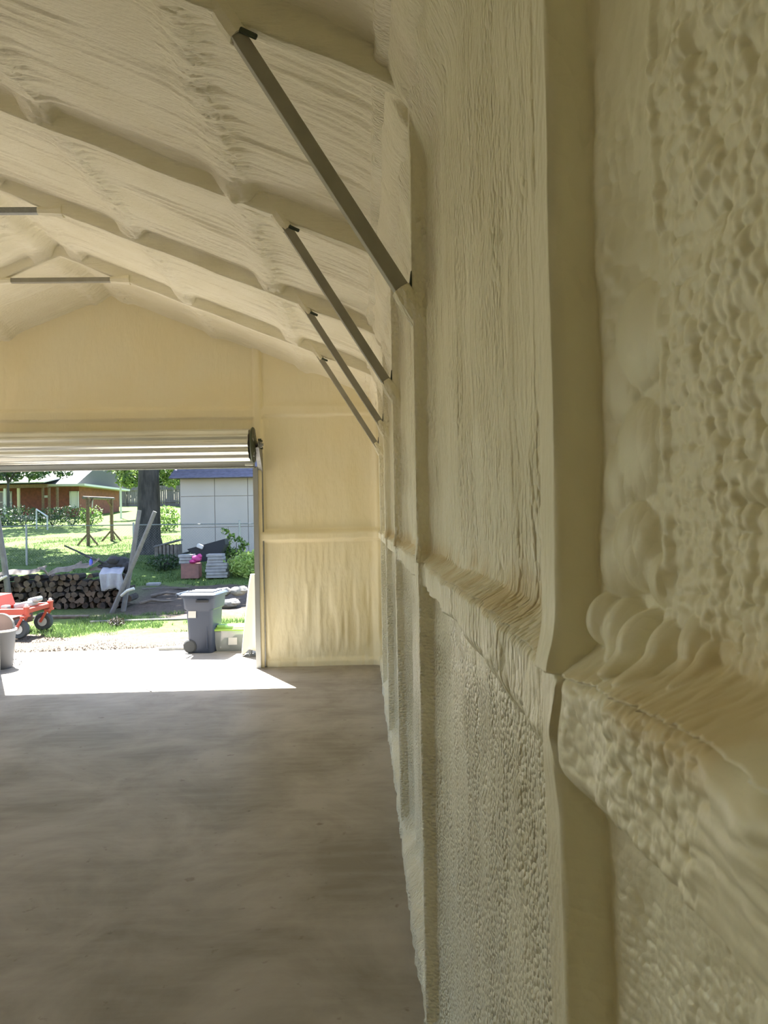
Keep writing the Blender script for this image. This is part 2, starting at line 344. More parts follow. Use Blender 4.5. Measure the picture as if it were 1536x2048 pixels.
wall_end = build_wall_end()
MB().box((DX1+.03, YE+.02, DZ/2), (.06, .11, DZ)).box((DX0-.03, YE+.02, DZ/2), (.06, .11, DZ)).box(((DX0+DX1)/2, YE+.03, DZ+.03), (DX1-DX0+.12, .09, .06)).build('door_casing', m_galv, wall_end)
def flat_wall(name, pts, ax, label):
    return None
LY0, LY1, LZ = 2.3, 7.3, 2.6                                # unseen opening added in the left wall to brighten the room
def build_wall_left():
    ys = np.array(sorted(cols(-3, 8.3, lambda y: .05)+[LY0, LY1])); zs = np.array(sorted(cols(-.01, 3.12, lambda z: .05)+[LZ])); Y, Z = np.meshgrid(ys, zs, indexing='ij')
    post = np.zeros_like(Y)
    for y in FY: post = np.maximum(post, (np.abs(Y-y-.03) < .05)*1.)
    x = XL+np.maximum(post, np.exp(-((Z-1.47)/.05)**4))*.05+fbm(Y*4, Z*2, 2)*.02
    cy = (Y[:-1, :-1]+Y[1:, 1:])/2; cz = (Z[:-1, :-1]+Z[1:, 1:])/2
    o = grid_obj('wall_left', np.stack([x, Y, Z], -1), m_foam_wall, keep=~((cy > LY0) & (cy < LY1) & (cz < LZ)), flip=True)
    b = MB(); b.box((XL-.1, (LY0-3)/2, 1.55), (.1, LY0+3, 3.1)).box((XL-.1, (LY1+8.4)/2, 1.55), (.1, 8.4-LY1, 3.1)).box((XL-.1, (LY0+LY1)/2, (LZ+3.1)/2), (.1, LY1-LY0, 3.1-LZ)); b.build('siding', m_siding, o)
    return struct(o, 'left wall under spray foam outside the frame')
build_wall_left()
def build_wall_back():
    xs = np.array(cols(XL-.02, .24, lambda y: .06)); zs = np.array(cols(-.01, 4.3, lambda z: .06)); X, Z = np.meshgrid(xs, zs, indexing='ij'); Z = np.minimum(Z, roofz(X)+.03)
    o = grid_obj('wall_back', np.stack([X, -2.95+fbm(X*4, Z*2, 2)*.02, Z], -1), m_foam_end, flip=True)
    MB().prism([(XL-.1, 0), (.38, 0), (.38, 3.0), (XC, 4.35), (XL-.1, 3.15)], -3.1, -3.0).build('siding', m_siding, o)
    return struct(o, 'back wall behind the camera')
build_wall_back()
# floor slab and the apron outside are one pour with a saw joint
fl = MB(); fl.box((-2.72, 2.8, -.08), (6.3, 11.9, .16)); o = fl.build('floor', m_conc); struct(o, 'brown grey trowelled concrete floor slab')
ap = MB(); ap.prism([(-9.5, 8.76), (-4.165, 8.76), (-3.315, 9.60), (-9.5, 9.33)], -.16, 0, 'XY'); ap.prism([(-4.15, 8.76), (2.0, 8.76), (2.0, 9.85), (-3.30, 9.61)], -.16, 0, 'XY')
o = ap.build('trim_1', m_conc); struct(o, 'pale concrete apron outside the door')
MB().tube([(-2.19, 7.30, .001), (-2.16, 7.24, .001), (-2.09, 7.17, .001)], .006, 6).build('crack', m_black, bpy.data.objects['floor'])
# ------------------------------------------------------------------ roll-up door
d1 = bpy.data.objects.new('door_1', None); C.objects.link(d1); d1.location = (DX1, 8.0, 2.4); struct(d1, 'rolled up corrugated steel door over the opening')
def door():
    n = 220; cy, cz, R0 = 7.99, 2.485, .168; prof = []
    xs = [DX0-.02, (DX0+DX1)/2, DX1-.045]
    pts = []
    for i in range(n+1):
        a = math.radians(-28)+math.radians(388)*i/n      # unrolled coil, ribs every few degrees
        ribs = 12; ph = (a*ribs/(2*math.pi)) % 1
        r = R0+.010*(1 *math.cos(6.283*ph))-.002*math.cos(a*5)
        pts.append((cy+r*math.cos(a), cz+r*math.sin(a)))
    pts += []
    v = []; f = []
    for x in xs:
        for p in pts: v.append((x, p[0], p[1]))
    m = len(pts)
    for k in range(len(xs)-1):
        for i in range(m-1): f.append((k*m+i, k*m+i+1, (k+1)*m+i+1, (k+1)*m+i))
    for k in (0, len(xs)-1): f.append(tuple(range(k*m, k*m+m)))
    b = MB(); b.add(v, f); b.build('curtain', m_door, d1)
    b = MB()                                             # the straight hanging end of the curtain and its bar
    for i in range(4): b.box(((DX0+DX1)/2, 8.165+.004*(i % 2), 2.445-.028*i), (DX1-DX0-.02, .014, .020))
    b.box(((DX0+DX1)/2, 8.175, 2.39), (DX1-DX0-.02, .008, .16)); b.build('curtain_end', m_door, d1)
    MB().box(((DX0+DX1)/2, 8.16, 2.285), (DX1-DX0-.04, .045, .06), bev=.006).build('bottom_bar', m_door_in, d1)
    MB().box(((DX0+DX1)/2, 8.14, 2.250), (DX1-DX0-.04, .07, .012)).build('bottom_angle', m_galv, d1)
    MB().box((DX1-.075, 8.11, 2.275), (.09, .06, .022), bev=.004).build('stop_clip', mat('bright_clip', (.8, .82, .82), .3, .3), d1)
    MB().lathe([(.0, -.012), (.188, -.012), (.196, 0), (.188, .012), (.12, .016), (.10, .028), (.0, .028)], (DX1-.01, cy, cz), 36, 'X', False).build('end_disc', m_disc, d1, True)
    for k in range(5):
        a = 2*math.pi*k/5+.3
        MB().box((DX1+.008, cy+.09*math.cos(a), cz+.09*math.sin(a)), (.012, .15, .018), Matrix.Rotation(a, 3, 'X')).build('spoke', m_galv, d1)
    MB().prism([(8.22, 2.19), (8.22, 2.52), (8.05, 2.545), (7.92, 2.51), (7.93, 2.45)], DX1+.050, DX1+.058, 'YZ').box((DX1+.030, 8.085, 2.335), (.045, .35, .007), Matrix.Rotation(math.radians(-43), 3, 'X')).build('bracket', m_galv, d1)
    MB().tube([(DX1-.02, cy, cz), (DX1+.1, cy, cz)], .017, 14).tube([(DX1+.055, cy, cz), (DX1+.085, cy, cz)], .034, 8).build('axle', m_galv, d1, True)
    for (a_, b_) in ((.05, .045), (-.04, .05), (.08, -.03)): MB().tube([(DX1+.05, cy+a_, cz+b_), (DX1+.085, cy+a_, cz+b_)], .013, 6).build('bolt', m_disc, d1)
    for x, s in ((DX1-.02, 1), (DX0-.02, -1)):
        b = MB(); b.box((x+.026*s, 8.215, 1.13), (.006, .09, 2.26)).box((x, 8.172, 1.13), (.052, .006, 2.26)).box((x, 8.25, 1.13), (.052, .006, 2.26)); b.build('guide_rail', mat('guide_steel', (.42, .44, .45), .4, .5), d1)
door()
# ------------------------------------------------------------------ knee braces and collar ties
names = ['nearest the camera, longest in view', 'second from the camera', 'third from the camera', 'farthest, closest to the roll up door']
for k in range(4):
    y = FY[3+k]+.03; A = Vector((.215, y, 2.275-.077)); B = Vector((-.50, y, 3.227+.12)); d = (B-A).normalized()
    off = Vector((d.z, 0, -d.x))*-.0                     # the low edge of the tube is the line from A to B
    nrm = Vector((d.z, 0, -d.x)); R = Matrix((d, Vector((0, 1, 0)), -nrm if False else nrm)).transposed()
    mid = (A+B)/2+nrm*.024
    t = thing('knee_brace', mid, 'grey steel knee brace from wall post to rafter, '+names[k], 'brace', 'knee braces along the right wall')
    b = MB().box(mid, ((B-A).length, .048, .046), R, .003).build('tube', m_brace, t)
    for P0, sg, ln in ((A, 1, .22), (B, -1, .27)):
        bb = MB(); pts = []; rr = []
        for i in range(9):
            q = i/8; pts.append(P0+nrm*.024+d*sg*(ln*(q-.15))); rr.append(.042-.010*q*q+.003*math.sin(9*q+k))
        bb.tube(pts, rr, 8); bb.build('foam_collar', m_foam_ceil if sg < 0 else m_foam_wall, t, True)['label'] = 'cream foam overspray at the brace end'
    MB().box((.168, y+.0, 2.375), (.014, .036, .10), Matrix.Rotation(.10, 3, 'Y'), .006).build('gap_shade', m_disc, t)['label'] = 'dark block painted as shade in the unfoamed gap above the joint'  # dark blocks at both brace ends stand in for shade in unfoamed gaps
    MB().box((-.325, y-.027, 3.160), (.06, .012, .018), Matrix.Rotation(.44, 3, 'Y'), .005).build('gap_shade', m_disc, t)['label'] = 'dark block painted as shade in the unfoamed gap above the joint'
for k, nm in ((5, 'the nearer, at the left edge'), (6, 'the farther, under the small triangle')):
    y = FY[k]+.03; z = 3.94
    t = thing('collar_tie', (XC, y, z), 'straight grey steel collar tie across the ridge, '+nm, 'beam', 'collar ties under the ridge')
    MB().box((XC, y, z), (1.22, .045, .042), bev=.003).build('tube', m_galv if k == 5 else m_brace, t)
    for s in (-1, 1): MB().tube([(XC+s*.64, y, z-.0), (XC+s*.56, y, z), (XC+s*.46, y, z)], [.05, .042, .030], 8).build('foam_collar', m_foam_ceil, t, True)['label'] = 'cream foam overspray at the tie end'
# ================================================================== OUTSIDE
TY = [0, 13.5, 22, 30, 45, 70, 95]; TZ = [-.03, -.03, .66, 1.2, 2.2, 3.6, 4.6]
def T(y): return float(np.interp(y, TY, TZ))
# ---- materials outside
m_ground = bpy.data.materials.new('yard'); m_ground.use_nodes = True
def yard():
    t = m_ground.node_tree; N = t.nodes; L = t.links; b = N['Principled BSDF']; g = N.new('ShaderNodeNewGeometry'); b.inputs['Roughness'].default_value = .95; b.inputs['Specular IOR Level'].default_value = .1
    def nz(s, d, di=0): n = N.new('ShaderNodeTexNoise'); n.inputs['Scale'].default_value = s; n.inputs['Detail'].default_value = d; n.inputs['Distortion'].default_value = di; L.new(g.outputs['Position'], n.inputs['Vector']); return n.outputs[0]
    def ramp(src, p0, c0, p1, c1): r = N.new('ShaderNodeValToRGB'); e = r.color_ramp.elements; e[0].position = p0; e[0].color = (*c0, 1); e[1].position = p1; e[1].color = (*c1, 1); L.new(src, r.inputs[0]); return r.outputs[0]
    def mix(f, a, b_): m = N.new('ShaderNodeMix'); m.data_type = 'RGBA'; L.new(f, m.inputs['Factor']); L.new(a, m.inputs['A']); L.new(b_, m.inputs['B']); return m.outputs['Result']
    def ma(op, a, v): m = N.new('ShaderNodeMath'); m.operation = op; L.new(a, m.inputs[0]); (L.new(v, m.inputs[1]) if hasattr(v, 'links') else m.inputs[1].__setattr__('default_value', v)); return m.outputs[0]
    sp = N.new('ShaderNodeSeparateXYZ'); L.new(g.outputs['Position'], sp.inputs[0]); y = sp.outputs[1]; x = sp.outputs[0]
    n1 = nz(.9, 6, .4); n2 = nz(9, 6); n3 = nz(30, 4)
    grass = mix(ramp(n2, .3, (0,)*3, .7, (1,)*3), ramp(n3, .3, (.045, .085, .022), .7, (.10, .145, .04)), ramp(n3, .3, (.07, .12, .033), .7, (.15, .19, .058)))
    dirt = mix(ramp(n2, .35, (0,)*3, .65, (1,)*3), ramp(n3, .3, (.055, .045, .038), .7, (.085, .070, .058)), ramp(n3, .3, (.070, .057, .047), .7, (.115, .093, .078)))
    # where the soil is bare: a strip along the slab and a patch by the woodpile
    yy = ma('ADD', y, ma('MULTIPLY', ma('ADD', n1, -.5), 3.4))
    strip = ramp(ma('MULTIPLY', ma('ADD', yy, -9), .2), .40, (1,)*3, .48, (0,)*3)
    p1 = ramp(ma('MULTIPLY', ma('ABSOLUTE', ma('ADD', yy, -14.8), 0), .5), .75, (1,)*3, .95, (0,)*3)
    p2 = ramp(ma('ADD', ma('MULTIPLY', x, .25), 2.0), .45, (0,)*3, .9, (1,)*3)
    pp = ma('MULTIPLY', p1, p2); bare = ma('MAXIMUM', strip, pp)
    L.new(mix(bare, grass, dirt), b.inputs['Base Color'])
yard()
def foliage_mat(name, a, b_, tr=.35):
    m = bpy.data.materials.new(name); m.use_nodes = True; t = m.node_tree; N = t.nodes; L = t.links; p = N['Principled BSDF']
    g = N.new('ShaderNodeNewGeometry'); r = N.new('ShaderNodeValToRGB'); r.color_ramp.elements[0].color = (*a, 1); r.color_ramp.elements[1].color = (*b_, 1)
    L.new(g.outputs['Random Per Island'], r.inputs[0]); L.new(r.outputs[0], p.inputs['Base Color']); p.inputs['Roughness'].default_value = .55
    tl = N.new('ShaderNodeBsdfTranslucent'); L.new(r.outputs[0], tl.inputs[0]); mx = N.new('ShaderNodeMixShader'); mx.inputs[0].default_value = tr
    L.new(p.outputs[0], mx.inputs[1]); L.new(tl.outputs[0], mx.inputs[2]); L.new(mx.outputs[0], N['Material Output'].inputs[0]); return m
m_leaf = foliage_mat('leaf', (.05, .11, .02), (.16, .26, .05)); m_leafd = foliage_mat('leaf_dark', (.02, .045, .018), (.055, .10, .03), .2)
m_leafb = foliage_mat('leaf_bright', (.07, .125, .03), (.16, .22, .06)); m_vivid = foliage_mat('leaf_vivid', (.20, .32, .07), (.42, .52, .15)); m_grass = foliage_mat('grass_blade', (.05, .10, .028), (.115, .175, .05)); m_straw = foliage_mat('straw', (.055, .045, .034), (.12, .10, .072), .1)
m_bark = mat('bark', (.075, .066, .06), .95, var=(.03, .028, .026), vscale=9, vstretch=(1, 1, .25), bump=.03, bscale=14, bstretch=(1, 1, .3))
m_wood = mat('weathered_wood', (.17, .145, .125), .9, var=(.11, .092, .08), vscale=12); m_woodbr = mat('brown_timber', (.17, .11, .065), .85, var=(.11, .07, .045), vscale=14)
m_greypost = mat('grey_post', (.15, .145, .145), .85, var=(.115, .11, .11), vscale=10)
m_white = mat('white_paint', (.50, .50, .49), .6); m_brick = mat('red_brick', (.22, .075, .05), .9, var=(.15, .055, .04), vscale=6)
m_panel = mat('shed_panel', (.46, .405, .375), .8, var=(.435, .385, .355), vscale=1.5); m_shingle = mat('shingle', (.19, .17, .24), .9, var=(.13, .12, .18), vscale=8)
m_fence = mat('fence_board', (.19, .165, .16), .9, var=(.14, .12, .115), vscale=2, vstretch=(3, 1, .3))
m_bin = mat('bin_plastic', (.024, .036, .068), .5, var=(.027, .039, .071), vscale=3); m_orange = mat('mower_orange', (.42, .06, .035), .5)
m_glass = mat('window_glass', (.05, .06, .07), .08); m_cream = mat('cream_cloth', (.60, .54, .43), .9, var=(.55, .49, .41), vscale=4)
m_tyre = mat('tyre', (.05, .055, .06), .85); m_pink = mat('pink_plastic', (.45, .035, .19), .5); m_blk = mat('black_fabric', (.018, .02, .025), .8)
m_stone = mat('paver_stone', (.33, .315, .32), .9, var=(.25, .24, .245), vscale=7); m_redbox = mat('red_brown_block', (.27, .13, .11), .9, var=(.20, .10, .09), vscale=9)
m_logend = mat('split_wood', (.11, .078, .058), .9, var=(.026, .021, .02), vscale=6); m_logbark = mat('log_bark', (.04, .034, .03), .95, var=(.02, .018, .017), vscale=14)
m_bag = mat('grey_bag', (.30, .31, .36), .7, var=(.24, .25, .30), vscale=8); m_sack = mat('pale_sack', (.26, .24, .22), .85, var=(.14, .135, .13), vscale=6)
# ---- ground
gx = np.concatenate([np.arange(-60, -14, 2.), np.arange(-14, 4, .25), np.arange(4, 40, 3.)]); gy = np.concatenate([np.arange(-20, 9, 1.5), np.arange(9, 30, .2), np.arange(30, 96, 1.5)])
X, Y = np.meshgrid(gx, gy, indexing='ij'); Zg = np.interp(Y, TY, TZ)+(fbm(X*1.1, Y*1.1, 5)*.05+fbm(X*3.5, Y*3.5, 6)*.03)*ss(9.7, 11, Y)-.02*(1-ss(9.7, 10.5, Y))
inb = (X > -6.2) & (X < .5) & (Y < 8.9); Zg = np.where(inb, -.2, Zg)
g = grid_obj('ground', np.stack([X, Y, Zg], -1), m_ground, flip=False); struct(g, 'sloping yard of lawn and bare soil')
def tris_obj(name, pts, material, parent=None):           # many little faces in one mesh (pts: n,k,3)
    n, k = pts.shape[:2]; me = bpy.data.meshes.new(name); me.vertices.add(n*k); me.vertices.foreach_set('co', pts.reshape(-1).astype(np.float32))
    me.loops.add(n*k); me.loops.foreach_set('vertex_index', np.arange(n*k, dtype=np.int32)); me.polygons.add(n); me.polygons.foreach_set('loop_start', (np.arange(n)*k).astype(np.int32))
    me.update(calc_edges=True); me.materials.append(material); o = bpy.data.objects.new(name, me); C.objects.link(o); o.parent = parent; return o
def leaves(balls, n, size):                              # leaf blades scattered through clumps
    w_ = np.array([b[3]**2 for b in balls]); w_ = w_/w_.sum(); out = []
    for b, k in zip(balls, (w_*n).astype(int)):
        d = rng.normal(size=(k, 3)); d /= np.linalg.norm(d, axis=1, keepdims=True); r = b[3]*(.55+.45*rng.random((k, 1))**.5)*(1+.25*rng.normal(size=(k, 1))*.5)
        c = np.array(b[:3])+d*r*np.array([1, 1, b[4] if len(b) > 4 else .75])
        a = rng.normal(size=(k, 3)); a /= np.linalg.norm(a, axis=1, keepdims=True); q = np.cross(a, rng.normal(size=(k, 3))); q /= np.linalg.norm(q, axis=1, keepdims=True)
        s_ = size*(.6+.8*rng.random((k, 1))); out.append(np.stack([c-a*s_, c+q*s_*.45, c+a*s_, c-q*s_*.45], 1))
    return np.concatenate(out)
def blades(n, x0, x1, y0, y1, h, keep=None, wd=.006):
    x = rng.uniform(x0, x1, n); y = rng.uniform(y0, y1, n)
    if keep is not None: k = keep(x, y); x = x[k]; y = y[k]; n = len(x)
    z = np.interp(y, TY, TZ)-.02; a = rng.uniform(0, 6.28, n); hh = h*(.5+rng.random(n)); l = rng.normal(size=(n, 2))*.35*hh[:, None]
    p0 = np.stack([x-wd*np.cos(a), y-wd*np.sin(a), z], 1); p1 = np.stack([x+wd*np.cos(a), y+wd*np.sin(a), z], 1); p2 = np.stack([x+l[:, 0], y+l[:, 1], z+hh], 1)
    return np.stack([p0, p1, p2], 1)
o = tris_obj('grass_tufts', blades(26000, -9, -2, 11.0, 13.6, .07, lambda x, y: (fbm(x*1.3, y*1.3, 8) > -.08+.3*((x+4.5) > 1.2)) & (y > 11.0+.5*np.sin(x*2)), .007), m_grass); tag(o, 'fresh green grass growing between the slab and the woodpile', 'grass', kind='stuff')
o = tris_obj('lawn_grass', blades(60000, -15, -2, 14.5, 29, .06, lambda x, y: (fbm(x*.8, y*.8, 9) > -.2) & ((y > 16.6) | (x < -6.5)), .010), m_grass); tag(o, 'lawn grass on the slope beyond the woodpile', 'grass', kind='stuff')
o = tris_obj('straw_litter', blades(7000, -8, -1.4, 9.75, 11.5, .02, None, .012), m_straw); tag(o, 'dry straw litter on bare soil along the slab edge', 'straw', kind='stuff')
# ---- trees
def tree(name, x, y, r, h, balls, n, size, lm, label, limbs=(), lean=0, group='trees beyond the yard'):
    z = T(y); t = thing(name, (x, y, z), label, 'tree', group)
    MB().tube([(x, y, z-.1), (x, y, z+.12), (x+lean*.1, y, z+.5), (x+lean*.3, y, z+h*.35), (x+lean, y, z+h)], [r*1.75, r*1.35, r*1.06, r, r*.7], 18).build('trunk', m_bark, t, True)
    for (dx, dy, dz, rr) in limbs: MB().tube([(x+lean*.9, y, z+h*.82), (x+lean+dx*.5, y+dy*.5, z+h+dz*.35), (x+lean+dx, y+dy, z+h+dz)], [rr, rr*.8, rr*.35], 9).build('limb', m_bark, t, True)
    f = tris_obj('foliage', leaves(balls, n, size)-np.array([x, y, z]), lm, t); f['kind'] = 'stuff'; return t
bl = [(-6.0, 19.6, 8.6, 1.6), (-8.6, 19.8, 8.3, 1.7), (-4.4, 20.8, 8.0, 1.3), (-7.2, 18.2, 9.2, 1.2), (-8.3, 23.6, 6.2, 1.7), (-5.2, 23.2, 6.6, 1.6), (-6.6, 25.4, 7.4, 2.2), (-10.2, 24.2, 6.9, 1.5), (-3.4, 24.5, 7.2, 1.5), (-7.4, 21.6, 7.6, 1.5), (-5.6, 27, 6.4, 1.3), (-9.0, 22.0, 5.6, .8)]
tree('shade_tree', -6.62, 22.7, .34, 4.6, bl, 30000, .16, m_leaf, 'big dark trunked shade tree standing beside the grey shed', [(-2.2, .9, 1.6, .16), (1.8, .5, 1.7, .15), (0, 2.4, 2.2, .2), (.4, -3.2, 3.4, .15), (-1.8, -3, 3.2, .13), (-3.4, 1.4, 2.2, .1), (-.9, -1, 2.4, .14)], .05, 'yard trees')
spec = [(-27, 64, 'dense_tree', 'dark tree rising over the left end of the board fence', m_leafd, [(-27, 64, 8, 3.6), (-24.6, 65, 6.6, 2.4)], 3200), (-21.5, 66, 'dense_tree', 'dark bushy tree behind the board fence left of the white pole', m_leafd, [(-21.5, 66, 7.2, 3.2), (-19.6, 65, 5.6, 2)], 3200),
        (-16.5, 63, 'dense_tree', 'green tree behind the fence right of the white pole', m_leaf, [(-16.5, 63, 7.0, 3.0), (-18, 64, 9, 3)], 3200), (-12.6, 60, 'dense_tree', 'sunlit tree behind the fence between trunk and shed', m_leaf, [(-12.8, 60, 7.0, 3.2), (-14.4, 61, 5.3, 1.6)], 3200)]
for x, y, nm, lb, lm, b, n in spec: tree(nm, x, y, .3, 4, b, n, .34, lm, lb)
tree('porch_tree', -18.0, 37.5, .07, 2.6, [(-18.3, 37.6, 4.7, .9), (-16.9, 38, 4.5, .7), (-18.9, 39.5, 4.5, .7), (-19.2, 38.4, 6.4, 1.2), (-20.5, 37, 7.2, 1.6), (-16.5, 36.6, 7.5, 1.6), (-17.2, 36, 9.4, 2.2), (-19.6, 35, 9.8, 2.4), (-14.8, 36.5, 9, 1.5), (-17.7, 40.4, 4.75, .7), (-16.5, 40.7, 4.6, .5)], 11000, .15, m_leafd, 'small dark tree overhanging the porch roof', [(-.5, 0, 1, .06), (.9, .3, .7, .06)], group='yard trees')  # the high leaf clumps, out of view, are added to shade the lawn
tree('low_tree', -11.6, 40, .13, 2.2, [(-12.7, 40, 4.05, .6), (-12.0, 40.5, 4.6, .6), (-10.6, 41, 4.1, .6), (-11.2, 40.6, 4.7, .7), (-13.3, 39.8, 4.9, .7), (-9.9, 41, 4.9, .8)], 2400, .13, m_leafb, 'bright leaved low tree hanging left and right of the big trunk', [(.8, .3, .8, .05), (-.5, 0, .9, .05)], group='yard trees')
# ---- shade trees over the left part of the yard, beyond the left edge of the frame
tree('shade_tree', -13.5, 21.5, .3, 4.4, [(-13.2, 21.5, 7, 2.0), (-11.6, 22.6, 6.6, 1.5), (-14.8, 23, 7.6, 1.8), (-12.4, 19.6, 6.6, 1.4), (-10.8, 20.4, 8.2, 1.5), (-13.8, 26.5, 8, 2.2)], 16000, .16, m_leaf, 'shade tree left of the frame whose crown dapples the lawn', [(1.6, .9, 1.6, .12), (-1, 1, 2, .12)], group='yard trees')
# ---- shrubs and weeds
def shrub(x, y, r, h, n, lm, label, name='shrub', size=.06, grp='shrubs'):
    z = T(y); t = thing(name, (x, y, z), label, 'shrub', grp)
    b = MB()
    for k in range(5): a = k*1.26; b.tube([(x, y, z), (x+r*.35*math.cos(a), y+r*.35*math.sin(a), z+h*.5), (x+r*.6*math.cos(a), y+r*.6*math.sin(a), z+h*.85)], [.02, .014, .006], 5)
    b.build('stem', m_bark, t)
    f = tris_obj('foliage', leaves([(x, y, z+h*.5, r, h*.5/r)], n, size)-np.array([x, y, z]), lm, t); f['kind'] = 'stuff'; return t
shrub(-16.2, 35.2, .9, 1.0, 700, m_leafd, 'dark low shrub in front of the porch, left of the handrail'); shrub(-17.6, 36, 1.0, 1.05, 700, m_leafd, 'dark shrub below the porch window')
shrub(-13.9, 35.2, .8, 1.0, 700, m_leafd, 'dark shrub between handrail and house corner'); shrub(-13.0, 35.2, .55, .95, 500, m_leaf, 'lighter green shrub at the house corner'); shrub(-15.0, 35.6, .7, .95, 500, m_leafd, 'dark shrub just right of the handrail')
shrub(-8.35, 31.2, .55, 1.05, 900, m_leaf, 'round green bush against the left side of the shed'); shrub(-2.65, 17.6, .55, .62, 1500, m_vivid, 'bright green weeds at the right edge of the door view', 'weeds', .05)
shrub(-3.1, 18.0, .28, .42, 500, m_vivid, 'small bright weeds between young tree and door edge', 'weeds', .045); shrub(-5.15, 19.0, .42, .4, 600, m_leafd, 'dark weeds around the old bin beside the shed', 'weeds', .045)
shrub(-3.5, 19.3, .38, .5, 700, m_leafd, 'dark undergrowth at the foot of the shed wall', 'weeds', .05); shrub(-4.05, 12.0, .13, .14, 120, m_straw, 'dry weed tuft in the bare strip', 'weeds', .03)
def sapling(x, y, h, label):
    z = T(y); t = thing('young_tree', (x, y, z), label, 'tree', 'young trees by the shed'); MB().tube([(x, y, z), (x+.03, y, z+h*.5), (x-.02, y, z+h)], [.016, .012, .004], 6).build('stem', m_bark, t)
    f = tris_obj('foliage', leaves([(x-.02+.08*math.sin(k*2.1), y+.06*math.cos(k*1.7), z+h*(.3+.12*k), .11) for k in range(6)], 260, .05)-np.array([x, y, z]), m_leaf, t); f['kind'] = 'stuff'
sapling(-3.42, 18.7, 1.12, 'taller young tree in front of the shed wall'); sapling(-3.12, 18.9, .85, 'shorter young tree near the door edge')
o = MB().tube([(-3.24, 18.75, T(18.7)), (-3.24, 18.75, T(18.7)+.72)], .012, 6).build('stake', m_greypost); tag(o, 'thin pale stake beside the young trees', 'stake')
# ---- the shed
def shed():
    x0, x1, y0, y1, z0, z1 = -5.60, -1.0, 22.6, 26.2, T(22.5)-.2, 3.1; t = thing('shed', (x0, y0, z0), 'grey panelled shed with a violet grey shingle roof', 'shed')
    MB().box(((x0+x1)/2, (y0+y1)/2, (z0+z1)/2), (x1-x0-.06, y1-y0-.06, z1-z0)).build('wall', m_panel, t)
    cx = [x0, x0+1.05, x0+2.07, x0+3.1, x1]; cz = [z0, 1.48, 2.44, z1]
    for i in range(4):
        for j in range(3):
            a, b_, c, d = cx[i]+.008, cx[i+1]-.008, cz[j]+.007, cz[j+1]-.007; MB().box(((a+b_)/2, y0+.002*(i % 2), (c+d)/2), (b_-a, .03, d-c), bev=.004).build('panel', m_panel, t)
    for k in range(3): MB().box((x0, y0+.6+1.2*k, (z0+z1)/2), (.03, 1.18, z1-z0-.02)).build('panel', m_panel, t)
    R = Matrix.Rotation(math.radians(24), 3, 'X'); c = Vector(((x0+x1)/2, y0+.85, z1+.42))
    MB().box(c, (x1-x0+.5, 2.5, .05), R).build('roof', m_shingle, t)
    for k in range(9): MB().box(c+R @ Vector((0, -1.24+.26*k, .035)), (x1-x0+.5, .27, .018), R @ Matrix.Rotation(-.03, 3, 'X')).build('shingle_course', m_shingle, t)
    MB().box(((x0+x1)/2, y0+3.05, z1+.42), (x1-x0+.5, 2.5, .05), Matrix.Rotation(math.radians(-24), 3, 'X')).build('roof', m_shingle, t)
    MB().box(((x0+x1)/2, y0-.28, z1-.09), (x1-x0+.5, .03, .07)).build('fascia', m_greypost, t)
shed()
# ---- the brick house
def house():
    y = 43.0; zb = T(y)-.3; t = thing('house', (-20, y, zb), 'red brick house with white eaves and a covered porch', 'house')
    MB().box((-22.5, y+3.5, (zb+3.9)/2), (11.9, 7, 3.9-zb)).build('wall', m_brick, t)
    MB().box((-22.4, y+3.2, 3.92), (13.0, 8.2, .12)).build('eave', m_white, t)
    MB().prism([(-.9, 3.98), (4, 5.9), (8, 3.98)], -29, -16.3, 'YZ').build('roof', mat('pale_metal_roof', (.07, .07, .075), .7, .0), t).location.y += y
    for (a, b_, c, d, nm) in ((-17.05, -16.6, 2.62, 3.55, 1), (-21.35, -20.45, 2.4, 3.62, 2), (-23.2, -22.2, 2.4, 3.62, 2)):
        f = MB()
        for xx in (a, b_): f.box((xx, y-.04, (c+d)/2), (.07, .08, d-c+.07))
        for zz in (c, d): f.box(((a+b_)/2, y-.04, zz), (b_-a, .08, .07))
        if nm == 2: f.box(((a+b_)/2, y-.04, (c+d)/2), (b_-a, .06, .05)); f.box(((a+b_)/2, y-.04, (c+d)/2), (.05, .06, d-c))
        f = f.build('window', m_white, t); MB().box(((a+b_)/2, y-.02, (c+d)/2), (b_-a, .02, d-c)).build('pane', m_glass if nm == 2 else mat('blind', (.6, .6, .58), .6), f, origin=((a+b_)/2, y-.02, (c+d)/2)); f.children[0].location = Vector(((a+b_)/2, y-.02, (c+d)/2))
    for x in (-20.05, -19.3, -17.95, -17.6, -17.15): MB().box((x, y-1.6, (T(41.4)+3.75)/2-.05), (.13 if x < -19 else .1, .12, 3.75-T(41.4)+.1)).build('porch_post', m_white if x < -20 else (mat('yellowed_post', (.45, .40, .25), .7) if x < -19 else m_woodbr), t)
    MB().box((-21.2, y-1.75, 3.84), (7.2, .12, .2)).build('porch_beam', m_woodbr, t)
    MB().prism([(y-2.3, 3.98), (y+.6, 4.42), (y+.6, 4.48), (y-2.3, 4.04)], -25, -17.6, 'YZ').build('porch_roof', m_white, t)
    MB().box((-21.5, y-.8, T(42)+.05), (7.5, 1.9, .3)).build('porch_floor', m_conc, t)
    MB().box((-18.45, y-.06, 3.3), (.22, .06, .14), bev=.01).build('wall_lamp', m_white, t)
house()
